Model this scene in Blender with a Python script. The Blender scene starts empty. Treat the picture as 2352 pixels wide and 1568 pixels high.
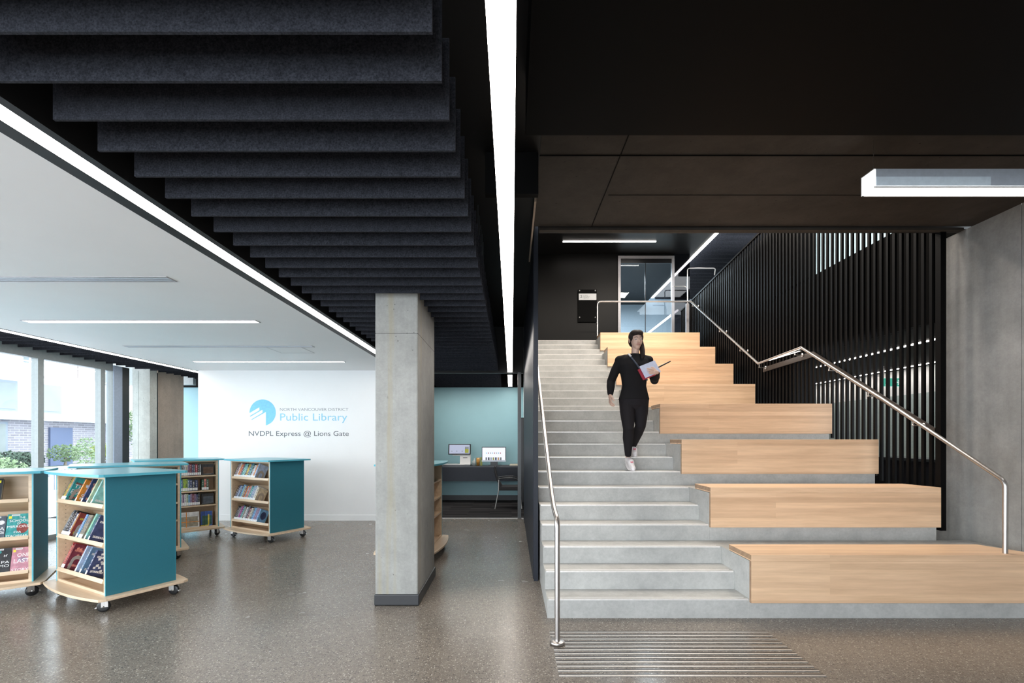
import bpy, bmesh, math, random
from mathutils import Vector, Matrix, Quaternion
random.seed(7)
sc = bpy.context.scene
COL = sc.collection
PI = math.pi

# ------------------------------------------------------------------ camera, world, exposure
FPX = 1111.0                                   # focal length in pixels of a 2352 px wide frame
EYE = 1.53
cam_d = bpy.data.cameras.new('camera'); cam = bpy.data.objects.new('camera', cam_d); COL.objects.link(cam)
cam_d.sensor_width = 36.0; cam_d.lens = FPX / 2352 * 36.0
cam_d.shift_x = 0.0004; cam_d.shift_y = 224 / 2352
cam_d.clip_start = 0.05; cam_d.clip_end = 300
cam.location = (0, 0, EYE); cam.rotation_euler = (PI / 2, 0, 0)
sc.camera = cam

world = bpy.data.worlds.new('daylight'); sc.world = world; world.use_nodes = True
bgn = world.node_tree.nodes['Background']
bgn.inputs[0].default_value = (0.86, 0.93, 1.0, 1); bgn.inputs[1].default_value = 7.0

vs = sc.view_settings
sc.display_settings.display_device = 'sRGB'
vs.view_transform = 'Standard'; vs.look = 'None'; vs.gamma = 1.0; vs.use_curve_mapping = False
vs.exposure = 0.15
sc.cycles.use_denoising = True
sc.cycles.max_bounces = 8; sc.cycles.diffuse_bounces = 4; sc.cycles.glossy_bounces = 4
sc.cycles.transparent_max_bounces = 12; sc.cycles.transmission_bounces = 4
sc.cycles.sample_clamp_indirect = 6.0
sc.cycles.caustics_reflective = False; sc.cycles.caustics_refractive = False

def area(name, loc, size, power, color=(1, 1, 1), rot=(0, 0, 0), spread=PI):
    d = bpy.data.lights.new(name, 'AREA'); d.shape = 'RECTANGLE'; d.size, d.size_y = size
    d.energy = power; d.color = color; d.spread = spread
    o = bpy.data.objects.new(name, d); COL.objects.link(o); o.location = loc; o.rotation_euler = rot
    return o
WARM = (1.0, 0.90, 0.79)
# unseen fill lamp added behind the camera, standing in for daylight from there
area('behind_camera_fill', (-0.5, -2.6, 2.0), (9.0, 3.0), 75, (0.86, 0.93, 1.0), (math.radians(90), 0, 0))
# lamps recessed in the high ceiling of the stair hall
area('stair_hall_lamp_a', (1.4, 8.0, 6.40), (2.0, 0.5), 135, WARM)
area('stair_hall_lamp_b', (3.3, 9.6, 6.40), (1.2, 0.6), 145, WARM)
area('stair_hall_lamp_c', (3.4, 6.5, 6.40), (1.2, 0.5), 110, WARM)
area('stair_hall_lamp_d', (1.2, 5.7, 6.40), (1.0, 0.4), 80, WARM)
area('computer_room_lamp', (-1.1, 11.0, 2.80), (2.0, 0.25), 27, (1.0, 0.96, 0.90))
area('far_entry_lamp', (-5.6, 11.0, 2.80), (2.0, 0.3), 12, (1.0, 0.97, 0.93))
area('side_room_lamp', (6.3, 8.5, 2.78), (0.7, 4.0), 9, (1.0, 0.95, 0.88))
area('upper_hall_lamp', (6.2, 9.0, 7.4), (1.5, 6.0), 220, (0.93, 0.97, 1.0))
area('upper_room_lamp', (3.6, 15.2, 6.35), (2.0, 1.5), 420, (0.93, 0.97, 1.0))

# ------------------------------------------------------------------ materials
MATS = {}
def new_mat(name):
    m = bpy.data.materials.new(name); m.use_nodes = True
    nt = m.node_tree; b = nt.nodes['Principled BSDF']
    MATS[name] = m
    return m, nt, b
def setp(b, col=None, rough=None, metal=None, spec=None, emis=None, es=None):
    if col is not None: b.inputs['Base Color'].default_value = (*col, 1)
    if rough is not None: b.inputs['Roughness'].default_value = rough
    if metal is not None: b.inputs['Metallic'].default_value = metal
    if spec is not None: b.inputs['Specular IOR Level'].default_value = spec
    if emis is not None: b.inputs['Emission Color'].default_value = (*emis, 1); b.inputs['Emission Strength'].default_value = es
def nd(nt, t, **kw):
    n = nt.nodes.new(t)
    for k, v in kw.items(): setattr(n, k, v)
    return n
def coords(nt, scale=(1, 1, 1), obj=False):
    tc = nd(nt, 'ShaderNodeTexCoord'); mp = nd(nt, 'ShaderNodeMapping')
    if obj: nt.links.new(tc.outputs['Object'], mp.inputs[0])
    else:
        g = nd(nt, 'ShaderNodeNewGeometry'); nt.links.new(g.outputs['Position'], mp.inputs[0])
    mp.inputs['Scale'].default_value = scale
    return mp.outputs[0]
def noise(nt, vec, scale, detail=4, rough=0.55):
    n = nd(nt, 'ShaderNodeTexNoise'); n.inputs['Scale'].default_value = scale
    n.inputs['Detail'].default_value = detail; n.inputs['Roughness'].default_value = rough
    nt.links.new(vec, n.inputs['Vector']); return n.outputs['Fac']
def ramp(nt, fac, stops):
    r = nd(nt, 'ShaderNodeValToRGB'); e = r.color_ramp.elements
    e[0].position, e[0].color = stops[0][0], (*stops[0][1], 1)
    e[1].position, e[1].color = stops[-1][0], (*stops[-1][1], 1)
    for p, c in stops[1:-1]:
        x = e.new(p); x.color = (*c, 1)
    nt.links.new(fac, r.inputs[0]); return r.outputs[0]
def mixc(nt, a, b, fac=None, mode='MIX', f=0.5):
    m = nd(nt, 'ShaderNodeMix', data_type='RGBA', blend_type=mode)
    if fac is not None: nt.links.new(fac, m.inputs[0])
    else: m.inputs[0].default_value = f
    for s, v in ((6, a), (7, b)):
        if isinstance(v, tuple): m.inputs[s].default_value = (*v, 1)
        else: nt.links.new(v, m.inputs[s])
    return m.outputs[2]
def bump(nt, b, h, strength=0.2, dist=0.005):
    n = nd(nt, 'ShaderNodeBump'); n.inputs['Strength'].default_value = strength; n.inputs['Distance'].default_value = dist
    nt.links.new(h, n.inputs['Height']); nt.links.new(n.outputs[0], b.inputs['Normal'])
def plain(name, col, rough=0.5, metal=0.0, spec=0.5, grain=0.06, gs=30):
    m, nt, b = new_mat(name); setp(b, col, rough, metal, spec)
    f = noise(nt, coords(nt), gs, 3)
    c = ramp(nt, f, [(0.3, tuple(x * (1 - grain) for x in col)), (0.7, tuple(min(1, x * (1 + grain)) for x in col))])
    nt.links.new(c, b.inputs['Base Color'])
    return m
def emit(name, col, s):
    m, nt, b = new_mat(name); setp(b, (0.02, 0.02, 0.02), 0.5, emis=col, es=s); return m
def g3(v): return (v, v, v)

plain('black_paint', (0.008, 0.0078, 0.008), 0.5, spec=0.25)
plain('black_soffit', (0.0018, 0.0017, 0.0017), 0.55, spec=0.06)
plain('black_void', (0.003, 0.003, 0.003), 0.7, spec=0.1)
plain('fin_black', (0.0020, 0.0018, 0.0019), 0.5, spec=0.09)
plain('navy_panel', (0.014, 0.017, 0.026), 0.45, spec=0.3)
plain('dark_grey_wall', (0.0075, 0.0072, 0.0072), 0.40, spec=0.15)
plain('white_paint', (0.80, 0.81, 0.81), 0.55, grain=0.01, gs=3)
plain('white_ceiling', (0.90, 0.905, 0.905), 0.6, grain=0.01, gs=2)
plain('teal_wall', (0.27, 0.465, 0.51), 0.5, grain=0.02, gs=3)
plain('dark_rubber', (0.022, 0.023, 0.026), 0.4)
plain('wheel_black', (0.012, 0.012, 0.013), 0.35)
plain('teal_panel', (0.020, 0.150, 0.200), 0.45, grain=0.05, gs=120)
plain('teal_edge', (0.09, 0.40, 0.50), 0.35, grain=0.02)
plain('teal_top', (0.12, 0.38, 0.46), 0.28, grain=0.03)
plain('bookend_steel', (0.42, 0.37, 0.33), 0.4, 0.3)
plain('white_plastic', (0.75, 0.74, 0.72), 0.35, grain=0.01)
plain('black_plastic', (0.012, 0.012, 0.014), 0.3)
plain('label_white', (0.82, 0.83, 0.84), 0.5, grain=0.02)
plain('label_yellow', (0.80, 0.70, 0.05), 0.5)
plain('paper_block', (0.66, 0.61, 0.50), 0.7)
plain('frame_grey', (0.30, 0.33, 0.33), 0.4, 0.1)
plain('frame_light', (0.42, 0.41, 0.43), 0.35, 0.2)
plain('frame_blue', (0.36, 0.43, 0.54), 0.4, 0.1)
plain('frame_dark', (0.03, 0.034, 0.036), 0.3)
plain('grey_room', (0.32, 0.37, 0.42), 0.6)
plain('pale_side_wall', (0.42, 0.50, 0.50), 0.6)
plain('logo_blue', (0.19, 0.55, 0.76), 0.5)
plain('logo_pale_blue', (0.25, 0.57, 0.74), 0.5)
plain('text_grey', (0.24, 0.27, 0.29), 0.5)
plain('text_dark', (0.07, 0.085, 0.10), 0.5)
plain('silver', (0.50, 0.54, 0.60), 0.4, 0.25)
plain('pale_strip_face', (0.62, 0.70, 0.76), 0.3)
plain('bar_brown', (0.035, 0.028, 0.025), 0.5)
plain('exit_green', (0.01, 0.28, 0.20), 0.4)
plain('yellow_item', (0.8, 0.7, 0.02), 0.5)
plain('blue_item', (0.03, 0.08, 0.5), 0.5)
plain('chair_mesh', (0.016, 0.014, 0.016), 0.7)
plain('amber', (0.45, 0.22, 0.04), 0.2)
plain('olive', (0.35, 0.38, 0.05), 0.3)
plain('clear_plastic', (0.45, 0.50, 0.50), 0.15)
plain('sweater', (0.010, 0.009, 0.010), 0.85, spec=0.2, gs=90)
plain('trousers', (0.013, 0.011, 0.013), 0.8, spec=0.2)
plain('skin', (0.62, 0.41, 0.32), 0.5, gs=12)
plain('hair', (0.022, 0.014, 0.011), 0.75, spec=0.3)
plain('shoe_white', (0.78, 0.74, 0.74), 0.5)
plain('lace_pink', (0.72, 0.16, 0.22), 0.6)
plain('lip', (0.42, 0.14, 0.13), 0.45)
plain('strap_blue', (0.05, 0.06, 0.09), 0.5)
plain('strap_white', (0.75, 0.75, 0.75), 0.5)
plain('papers', (0.55, 0.58, 0.72), 0.5)
plain('red_cover', (0.35, 0.03, 0.05), 0.5)
# outside
plain('ext_white', (0.86, 0.87, 0.88), 0.7, grain=0.02, gs=2)
plain('ext_window', (0.20, 0.235, 0.235), 0.5, grain=0.1, gs=1)
plain('ext_frame', (0.20, 0.24, 0.30), 0.5)
plain('ext_peach', (0.50, 0.33, 0.24), 0.6)
plain('ext_taupe', (0.24, 0.20, 0.19), 0.7)
plain('ext_door', (0.07, 0.10, 0.19), 0.5)
plain('ext_wall_grey', (0.26, 0.27, 0.30), 0.7)
plain('ext_pavement', (0.60, 0.62, 0.66), 0.8)
plain('ext_orange', (0.5, 0.17, 0.05), 0.6)
plain('ext_rail', (0.55, 0.62, 0.64), 0.3)
plain('trunk', (0.22, 0.18, 0.14), 0.8)
for nme, c in (('leaf_green', (0.13, 0.20, 0.09)), ('leaf_lime', (0.26, 0.30, 0.07)), ('leaf_dark', (0.09, 0.14, 0.10)), ('leaf_pale', (0.20, 0.28, 0.15)), ('leaf_yellow', (0.45, 0.36, 0.03))):
    m, nt, b = new_mat(nme); setp(b, c, 0.7)
    f = noise(nt, coords(nt), 9, 5, 0.7)
    nt.links.new(ramp(nt, f, [(0.35, tuple(x * 0.5 for x in c)), (0.65, tuple(min(1, x * 1.5) for x in c))]), b.inputs['Base Color'])
m, nt, b = new_mat('ext_brick'); setp(b, rough=0.8)
g = nd(nt, 'ShaderNodeNewGeometry'); sx = nd(nt, 'ShaderNodeSeparateXYZ'); cb = nd(nt, 'ShaderNodeCombineXYZ')
nt.links.new(g.outputs['Position'], sx.inputs[0]); ad = nd(nt, 'ShaderNodeMath', operation='ADD')
nt.links.new(sx.outputs[0], ad.inputs[0]); nt.links.new(sx.outputs[1], ad.inputs[1])
nt.links.new(ad.outputs[0], cb.inputs[0]); nt.links.new(sx.outputs[2], cb.inputs[1])
br = nd(nt, 'ShaderNodeTexBrick'); br.inputs['Scale'].default_value = 1; br.inputs['Brick Width'].default_value = 0.4
br.inputs['Row Height'].default_value = 0.11; br.inputs['Mortar Size'].default_value = 0.012
br.inputs['Color1'].default_value = (0.20, 0.19, 0.22, 1); br.inputs['Color2'].default_value = (0.27, 0.26, 0.30, 1); br.inputs['Mortar'].default_value = (0.42, 0.41, 0.45, 1)
nt.links.new(cb.outputs[0], br.inputs['Vector']); nt.links.new(br.outputs[0], b.inputs['Base Color'])

plain('nosing_metal', (0.88, 0.85, 0.82), 0.35, 0.35)
emit('lamp_strip', (1.0, 0.95, 0.90), 9.0)
emit('lamp_strip_hot', (1.0, 0.93, 0.86), 16.0)
emit('lamp_pendant', (1.0, 0.98, 0.96), 9.0)
emit('lamp_small', (1.0, 0.93, 0.85), 10.0)
emit('screen_glow', (0.86, 0.88, 1.0), 0.95)
emit('screen_glow_grey', (0.46, 0.50, 0.66), 0.85)
emit('exit_glow', (0.02, 0.55, 0.38), 0.6)
emit('exit_white', (0.7, 0.9, 0.85), 0.8)

def concrete(name, base, var=0.12, streak=True, pits=True, rough=0.6, spec=0.4, spots=0.0):
    m, nt, b = new_mat(name); setp(b, base, rough, spec=spec)
    v = coords(nt); vst = coords(nt, (9, 9, 0.55)) if streak else coords(nt, (1.2, 1.2, 2.0))
    f1 = noise(nt, v, 1.6, 8, 0.68); f2 = noise(nt, vst, 1.0, 8, 0.7); f3 = noise(nt, v, 40, 4, 0.7); f4 = noise(nt, v, 7.0, 5, 0.7)
    c1 = ramp(nt, f1, [(0.30, tuple(x * (1 - var * 1.7) for x in base)), (0.70, tuple(x * (1 + var) for x in base))])
    c2 = ramp(nt, f2, [(0.30, (0.86, 0.86, 0.85)), (0.70, (1.05, 1.05, 1.03))])
    c3 = ramp(nt, f3, [(0.3, (0.90,) * 3), (0.7, (1.07,) * 3)])
    c4 = ramp(nt, f4, [(0.34, (0.84, 0.84, 0.84)), (0.60, (1.03, 1.03, 1.03))])
    c = mixc(nt, c1, c2, mode='MULTIPLY', f=0.8); c = mixc(nt, c, c3, mode='MULTIPLY', f=0.8); c = mixc(nt, c, c4, mode='MULTIPLY', f=0.7)
    if pits:
        for sc_, r0, r1, off in ((9.0, 0.04, 0.085, 0.0), (16.0, 0.05, 0.10, 3.0)):
            vo = nd(nt, 'ShaderNodeTexVoronoi'); vo.inputs['Scale'].default_value = sc_; nt.links.new(v, vo.inputs['Vector'])
            pm = ramp(nt, vo.outputs['Distance'], [(r0, (0.30,) * 3), (r1, (1, 1, 1))])
            sp_ = nd(nt, 'ShaderNodeSeparateColor'); nt.links.new(vo.outputs['Color'], sp_.inputs[0])
            pz = ramp(nt, sp_.outputs[0], [(0.55, (0, 0, 0)), (0.60, (1, 1, 1))])
            c = mixc(nt, c, pm, fac=pz, mode='MULTIPLY')
    if spots:
        fs = noise(nt, coords(nt, (10, 10, 0.35)), 1.0, 3, 0.5)
        ps = ramp(nt, fs, [(0.56, (0, 0, 0)), (0.66, (spots,) * 3)])
        c = mixc(nt, c, (0.33, 0.29, 0.19), fac=ps)
    nt.links.new(c, b.inputs['Base Color']); bump(nt, b, f3, 0.15, 0.002)
    return m
concrete('concrete_column', (0.345, 0.345, 0.33), 0.10, spots=0.55)
concrete('concrete_wall', (0.34, 0.335, 0.325), 0.16)
concrete('concrete_stair', (0.50, 0.498, 0.485), 0.09, streak=False, rough=0.75, pits=False)
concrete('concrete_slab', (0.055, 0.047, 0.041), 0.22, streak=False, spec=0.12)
concrete('concrete_beige', (0.55, 0.44, 0.36), 0.08)
concrete('concrete_pale', (0.58, 0.60, 0.57), 0.08)

# polished aggregate floor
m, nt, b = new_mat('floor_polished'); setp(b, rough=0.24, spec=0.55)
v = coords(nt)
f1 = noise(nt, v, 0.8, 5, 0.6); f2 = noise(nt, v, 26, 4, 0.6)
c = ramp(nt, f1, [(0.3, (0.172, 0.146, 0.121)), (0.7, (0.240, 0.205, 0.170))])
c = mixc(nt, c, ramp(nt, f2, [(0.3, (0.80,) * 3), (0.7, (1.15,) * 3)]), mode='MULTIPLY', f=0.9)
for scl, lo, hi, col, cut in ((48, 0.26, 0.36, (0.085, 0.078, 0.072), 0.50), (62, 0.28, 0.38, (0.46, 0.42, 0.36), 0.56), (100, 0.26, 0.40, (0.06, 0.055, 0.05), 0.40), (125, 0.26, 0.4, (0.42, 0.38, 0.33), 0.50)):
    vo = nd(nt, 'ShaderNodeTexVoronoi'); vo.inputs['Scale'].default_value = scl
    mp = nd(nt, 'ShaderNodeMapping'); nt.links.new(v, mp.inputs[0]); mp.inputs['Location'].default_value = (scl, 0.3 * scl, 0)
    nt.links.new(mp.outputs[0], vo.inputs['Vector'])
    inv = ramp(nt, vo.outputs['Distance'], [(lo, (1, 1, 1)), (hi, (0, 0, 0))])
    sep = nd(nt, 'ShaderNodeSeparateColor'); nt.links.new(vo.outputs['Color'], sep.inputs[0])
    gt = nd(nt, 'ShaderNodeMath', operation='GREATER_THAN'); gt.inputs[1].default_value = cut + 0.18
    nt.links.new(sep.outputs[0], gt.inputs[0])
    mu = nd(nt, 'ShaderNodeMath', operation='MULTIPLY'); nt.links.new(gt.outputs[0], mu.inputs[0]); nt.links.new(inv, mu.inputs[1])
    m2 = nd(nt, 'ShaderNodeMath', operation='MULTIPLY'); nt.links.new(mu.outputs[0], m2.inputs[0]); m2.inputs[1].default_value = 0.85
    c = mixc(nt, c, col, fac=m2.outputs[0])
nt.links.new(c, b.inputs['Base Color'])
fr = noise(nt, v, 3.0, 3); rr = nd(nt, 'ShaderNodeMapRange'); rr.inputs[3].default_value = 0.17; rr.inputs[4].default_value = 0.32
nt.links.new(fr, rr.inputs[0]); nt.links.new(rr.outputs[0], b.inputs['Roughness'])

# striped carpet
m, nt, b = new_mat('carpet_stripes'); setp(b, rough=0.95, spec=0.1)
g = nd(nt, 'ShaderNodeNewGeometry')
br = nd(nt, 'ShaderNodeTexBrick'); br.inputs['Scale'].default_value = 1; br.inputs['Brick Width'].default_value = 0.9; br.inputs['Row Height'].default_value = 0.085
br.inputs['Mortar Size'].default_value = 0.0; br.inputs['Color1'].default_value = (0.018, 0.017, 0.018, 1); br.inputs['Color2'].default_value = (0.065, 0.060, 0.062, 1); br.inputs['Bias'].default_value = -0.2
nt.links.new(g.outputs['Position'], br.inputs['Vector']); nt.links.new(br.outputs[0], b.inputs['Base Color'])

def wood(name, c1, c2, row=0.068, length=1.7, axis='bench', rough=0.38):
    m, nt, b = new_mat(name); setp(b, rough=rough)
    g = nd(nt, 'ShaderNodeNewGeometry') if axis == 'bench' else nd(nt, 'ShaderNodeTexCoord')
    out = g.outputs['Position'] if axis == 'bench' else g.outputs['Object']
    sx = nd(nt, 'ShaderNodeSeparateXYZ'); nt.links.new(out, sx.inputs[0])
    ad = nd(nt, 'ShaderNodeMath', operation='ADD'); nt.links.new(sx.outputs[1], ad.inputs[0]); nt.links.new(sx.outputs[2], ad.inputs[1])
    cb = nd(nt, 'ShaderNodeCombineXYZ'); nt.links.new(sx.outputs[0], cb.inputs[0]); nt.links.new(ad.outputs[0], cb.inputs[1])
    br = nd(nt, 'ShaderNodeTexBrick'); br.inputs['Scale'].default_value = 1; br.inputs['Brick Width'].default_value = length; br.inputs['Row Height'].default_value = row
    br.inputs['Mortar Size'].default_value = 0.0; br.inputs['Color1'].default_value = (*c1, 1); br.inputs['Color2'].default_value = (*c2, 1)
    br.inputs['Bias'].default_value = -0.1; br.offset = 0.37
    nt.links.new(cb.outputs[0], br.inputs['Vector'])
    mp = nd(nt, 'ShaderNodeMapping'); mp.inputs['Scale'].default_value = (1.6, 26, 26); nt.links.new(out, mp.inputs[0])
    f = noise(nt, mp.outputs[0], 1.0, 6, 0.65)
    c = mixc(nt, br.outputs[0], ramp(nt, f, [(0.3, (0.84, 0.80, 0.76)), (0.65, (1.05, 1.05, 1.05))]), mode='MULTIPLY', f=0.9)
    nt.links.new(c, b.inputs['Base Color']); return m
wood('bench_maple', (0.86, 0.595, 0.385), (0.70, 0.455, 0.285), row=0.052, length=2.7)
wood('bench_endgrain', (0.42, 0.27, 0.16), (0.33, 0.20, 0.12), row=0.03, length=0.12)
wood('cart_maple', (0.66, 0.50, 0.34), (0.62, 0.46, 0.31), row=0.6, length=3, axis='o')
wood('cart_maple_edge', (0.72, 0.56, 0.40), (0.70, 0.54, 0.38), row=0.6, length=3, axis='o')

# black felt
m, nt, b = new_mat('felt'); setp(b, rough=0.95, spec=0.15)
f = noise(nt, coords(nt), 130, 3, 0.7); f2 = noise(nt, coords(nt), 30, 3, 0.6)
c = ramp(nt, f, [(0.3, (0.011, 0.0115, 0.015)), (0.7, (0.044, 0.047, 0.058))])
c = mixc(nt, c, ramp(nt, f2, [(0.3, (0.7,) * 3), (0.7, (1.2,) * 3)]), mode='MULTIPLY', f=0.8)
nt.links.new(c, b.inputs['Base Color'])
# brushed steel
m, nt, b = new_mat('steel'); setp(b, (0.52, 0.49, 0.47), 0.33, 1.0)
m, nt, b = new_mat('steel_dull'); setp(b, (0.50, 0.48, 0.46), 0.42, 0.9)
f = noise(nt, coords(nt, (60, 60, 3)), 1, 3)
nt.links.new(ramp(nt, f, [(0.3, (0.42, 0.40, 0.38)), (0.7, (0.56, 0.54, 0.52))]), b.inputs['Base Color'])
# thin window glass
def glass(name, tint, gl=0.06):
    m = bpy.data.materials.new(name); m.use_nodes = True; nt = m.node_tree; nt.nodes.clear(); MATS[name] = m
    o = nd(nt, 'ShaderNodeOutputMaterial'); mx = nd(nt, 'ShaderNodeMixShader'); t = nd(nt, 'ShaderNodeBsdfTransparent'); gy = nd(nt, 'ShaderNodeBsdfGlossy')
    t.inputs[0].default_value = (*tint, 1); gy.inputs['Roughness'].default_value = 0.02
    fr = nd(nt, 'ShaderNodeFresnel'); fr.inputs[0].default_value = 1.45
    ad = nd(nt, 'ShaderNodeMath', operation='MULTIPLY'); ad.inputs[1].default_value = 1.0 + gl
    lw = nd(nt, 'ShaderNodeLayerWeight'); lw.inputs[0].default_value = 0.12
    pw = nd(nt, 'ShaderNodeMath', operation='POWER'); pw.inputs[1].default_value = 2.0
    nt.links.new(lw.outputs['Facing'], pw.inputs[0]); nt.nodes.remove(fr)
    ad.operation = 'MULTIPLY_ADD'; ad.inputs[1].default_value = 0.5; ad.inputs[2].default_value = gl * 0.5
    nt.links.new(pw.outputs[0], ad.inputs[0]); nt.links.new(ad.outputs[0], mx.inputs[0])
    nt.links.new(t.outputs[0], mx.inputs[1]); nt.links.new(gy.outputs[0], mx.inputs[2]); nt.links.new(mx.outputs[0], o.inputs[0])
glass('glass', (0.95, 0.97, 0.97)); glass('glass_dark', (0.22, 0.22, 0.24)); glass('glass_grey', (0.75, 0.82, 0.86))

# ------------------------------------------------------------------ mesh helpers
class MB:
    def __init__(s): s.v = []; s.f = []; s.m = []; s.mats = []; s.mi = 0; s.sm = []
    def use(s, mat):
        if mat not in s.mats: s.mats.append(mat)
        s.mi = s.mats.index(mat); return s
    def add(s, vs_, fs_, smooth=False):
        k = len(s.v); s.v += [tuple(p) for p in vs_]
        for f in fs_: s.f.append([i + k for i in f]); s.m.append(s.mi); s.sm.append(smooth)
        return s
    def box(s, x0, x1, y0, y1, z0, z1, M=None):
        p = [Vector(c) for c in ((x0, y0, z0), (x1, y0, z0), (x1, y1, z0), (x0, y1, z0), (x0, y0, z1), (x1, y0, z1), (x1, y1, z1), (x0, y1, z1))]
        if M: p = [M @ q for q in p]
        return s.add(p, [(0, 3, 2, 1), (4, 5, 6, 7), (0, 1, 5, 4), (1, 2, 6, 5), (2, 3, 7, 6), (3, 0, 4, 7)])
    def prism(s, poly, lo, hi, axis='z', M=None):
        n = len(poly)
        def P(a, b_, c): return {'z': (a, b_, c), 'x': (c, a, b_), 'y': (a, c, b_)}[axis]
        p = [Vector(P(a, b_, lo)) for a, b_ in poly] + [Vector(P(a, b_, hi)) for a, b_ in poly]
        if M: p = [M @ q for q in p]
        return s.add(p, [list(range(n))[::-1], list(range(n, 2 * n))] + [(i, (i + 1) % n, n + (i + 1) % n, n + i) for i in range(n)])
    def tube(s, pts, r, seg=14, closed=False, cap=True):
        pts = [Vector(p) for p in pts]; n = len(pts); rings = []
        rs = r if isinstance(r, (list, tuple)) else [r] * n
        up = Vector((0, 0, 1)); prev = None
        for i, p in enumerate(pts):
            if i == 0: t = pts[1] - p
            elif i == n - 1: t = p - pts[i - 1]
            else: t = (pts[i + 1] - p).normalized() + (p - pts[i - 1]).normalized()
            t.normalize()
            if prev is None:
                a = t.cross(up) if abs(t.dot(up)) < 0.95 else t.cross(Vector((1, 0, 0)))
            else: a = prev - t * prev.dot(t)
            a.normalize(); prev = a; b_ = t.cross(a)
            rings.append([p + (a * math.cos(2 * PI * k / seg) + b_ * math.sin(2 * PI * k / seg)) * rs[i] for k in range(seg)])
        fs_ = []
        for i in range(n - 1):
            for k in range(seg): fs_.append((i * seg + k, i * seg + (k + 1) % seg, (i + 1) * seg + (k + 1) % seg, (i + 1) * seg + k))
        s.add([q for rr_ in rings for q in rr_], fs_, True)
        if cap: s.add(rings[0], [list(range(seg))[::-1]]); s.add(rings[-1], [list(range(seg))])
        return s
    def lathe(s, prof, seg=24, M=None, axis='z'):
        vs_ = []
        for r, h in prof:
            for k in range(seg):
                a = 2 * PI * k / seg; c, d = r * math.cos(a), r * math.sin(a)
                q = Vector({'z': (c, d, h), 'x': (h, c, d), 'y': (c, h, d)}[axis]); vs_.append(M @ q if M else q)
        n = len(prof); fs_ = [(i * seg + k, i * seg + (k + 1) % seg, (i + 1) * seg + (k + 1) % seg, (i + 1) * seg + k) for i in range(n - 1) for k in range(seg)]
        s.add(vs_, fs_, True)
        return s
    def ball(s, c, r, seg=14, rings=9, M=None):
        c = Vector(c); rx, ry, rz = (r, r, r) if not isinstance(r, (tuple, list)) else r
        vs_ = [Vector((0, 0, -rz))]
        for i in range(1, rings):
            t = PI * i / rings - PI / 2
            for k in range(seg):
                a = 2 * PI * k / seg; vs_.append(Vector((rx * math.cos(t) * math.cos(a), ry * math.cos(t) * math.sin(a), rz * math.sin(t))))
        vs_.append(Vector((0, 0, rz))); n = len(vs_)
        fs_ = [(0, 1 + (k + 1) % seg, 1 + k) for k in range(seg)]
        for i in range(rings - 2):
            for k in range(seg): fs_.append((1 + i * seg + k, 1 + i * seg + (k + 1) % seg, 1 + (i + 1) * seg + (k + 1) % seg, 1 + (i + 1) * seg + k))
        b0 = 1 + (rings - 2) * seg
        fs_ += [(b0 + k, b0 + (k + 1) % seg, n - 1) for k in range(seg)]
        vs_ = [(M @ q if M else q) + c for q in vs_]
        return s.add(vs_, fs_, True)
    def limb(s, pts, rs, flat=1.0):
        s.tube(pts, rs, 16)
        for p, r in zip(pts, rs): s.ball(p, r, 16, 10)
        return s
    def build(s, name, parent=None, bevel=0.0, loc=None, smooth_all=False, remesh=0.0, soft=4):
        me = bpy.data.meshes.new(name); me.from_pydata(s.v, [], s.f); me.validate()
        for mt in s.mats: me.materials.append(MATS[mt])
        if len(me.polygons) == len(s.f):
            me.polygons.foreach_set('material_index', s.m); me.polygons.foreach_set('use_smooth', [x or smooth_all for x in s.sm])
        bm = bmesh.new(); bm.from_mesh(me); bmesh.ops.recalc_face_normals(bm, faces=bm.faces); bm.to_mesh(me); bm.free()
        o = bpy.data.objects.new(name, me); COL.objects.link(o)
        if parent: o.parent = parent
        if loc: o.location = loc
        if bevel:
            bv = o.modifiers.new('edge', 'BEVEL'); bv.width = bevel; bv.segments = 2; bv.limit_method = 'ANGLE'; bv.angle_limit = math.radians(50)
        if remesh:
            rm = o.modifiers.new('skin', 'REMESH'); rm.mode = 'VOXEL'; rm.voxel_size = remesh; rm.use_smooth_shade = True
            s2 = o.modifiers.new('soft', 'SMOOTH'); s2.factor = 0.5; s2.iterations = soft
        return o
def B(mat): return MB().use(mat)
def tag(o, label, cat, group=None, kind=None):
    if label: o['label'] = label
    if cat: o['category'] = cat
    if group: o['group'] = group
    if kind: o['kind'] = kind
    return o
def thing(name, label, cat, loc=(0, 0, 0), rz=0.0, group=None):
    o = bpy.data.objects.new(name, None); COL.objects.link(o); o.location = loc; o.rotation_euler = (0, 0, rz); o.empty_display_size = 0.1
    return tag(o, label, cat, group)
def struct(o, label=None):
    o['kind'] = 'structure'
    if label: o['label'] = label
    return o
def text_mesh(body, mat, x0, w, z0, h, M, name, parent, depth=0.0012, keep=False):
    """flat lettering fitted to a box: x from x0 to x0+w, z from z0 to z0+h, facing -y, in the frame M"""
    cu = bpy.data.curves.new('t', 'FONT'); cu.body = body; cu.resolution_u = 4
    to = bpy.data.objects.new('t', cu); COL.objects.link(to); bpy.context.view_layer.update()
    me = bpy.data.meshes.new_from_object(to.evaluated_get(bpy.context.evaluated_depsgraph_get())); bpy.data.objects.remove(to)
    xs = [p.co.x for p in me.vertices]; ys = [p.co.y for p in me.vertices]
    a0, a1, b0, b1 = min(xs), max(xs), (min(ys) if keep else 0.0), max(ys)
    sxx = w / (a1 - a0); syy = h / (b1 - b0)
    mb = B(mat)
    vv = [M @ Vector((x0 + (p.co.x - a0) * sxx, -depth, z0 + (p.co.y - b0) * syy)) for p in me.vertices]
    mb.add(vv, [list(p.vertices) for p in me.polygons]); bpy.data.meshes.remove(me)
    return mb.build(name, parent)
I4 = Matrix.Identity(4)
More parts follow.
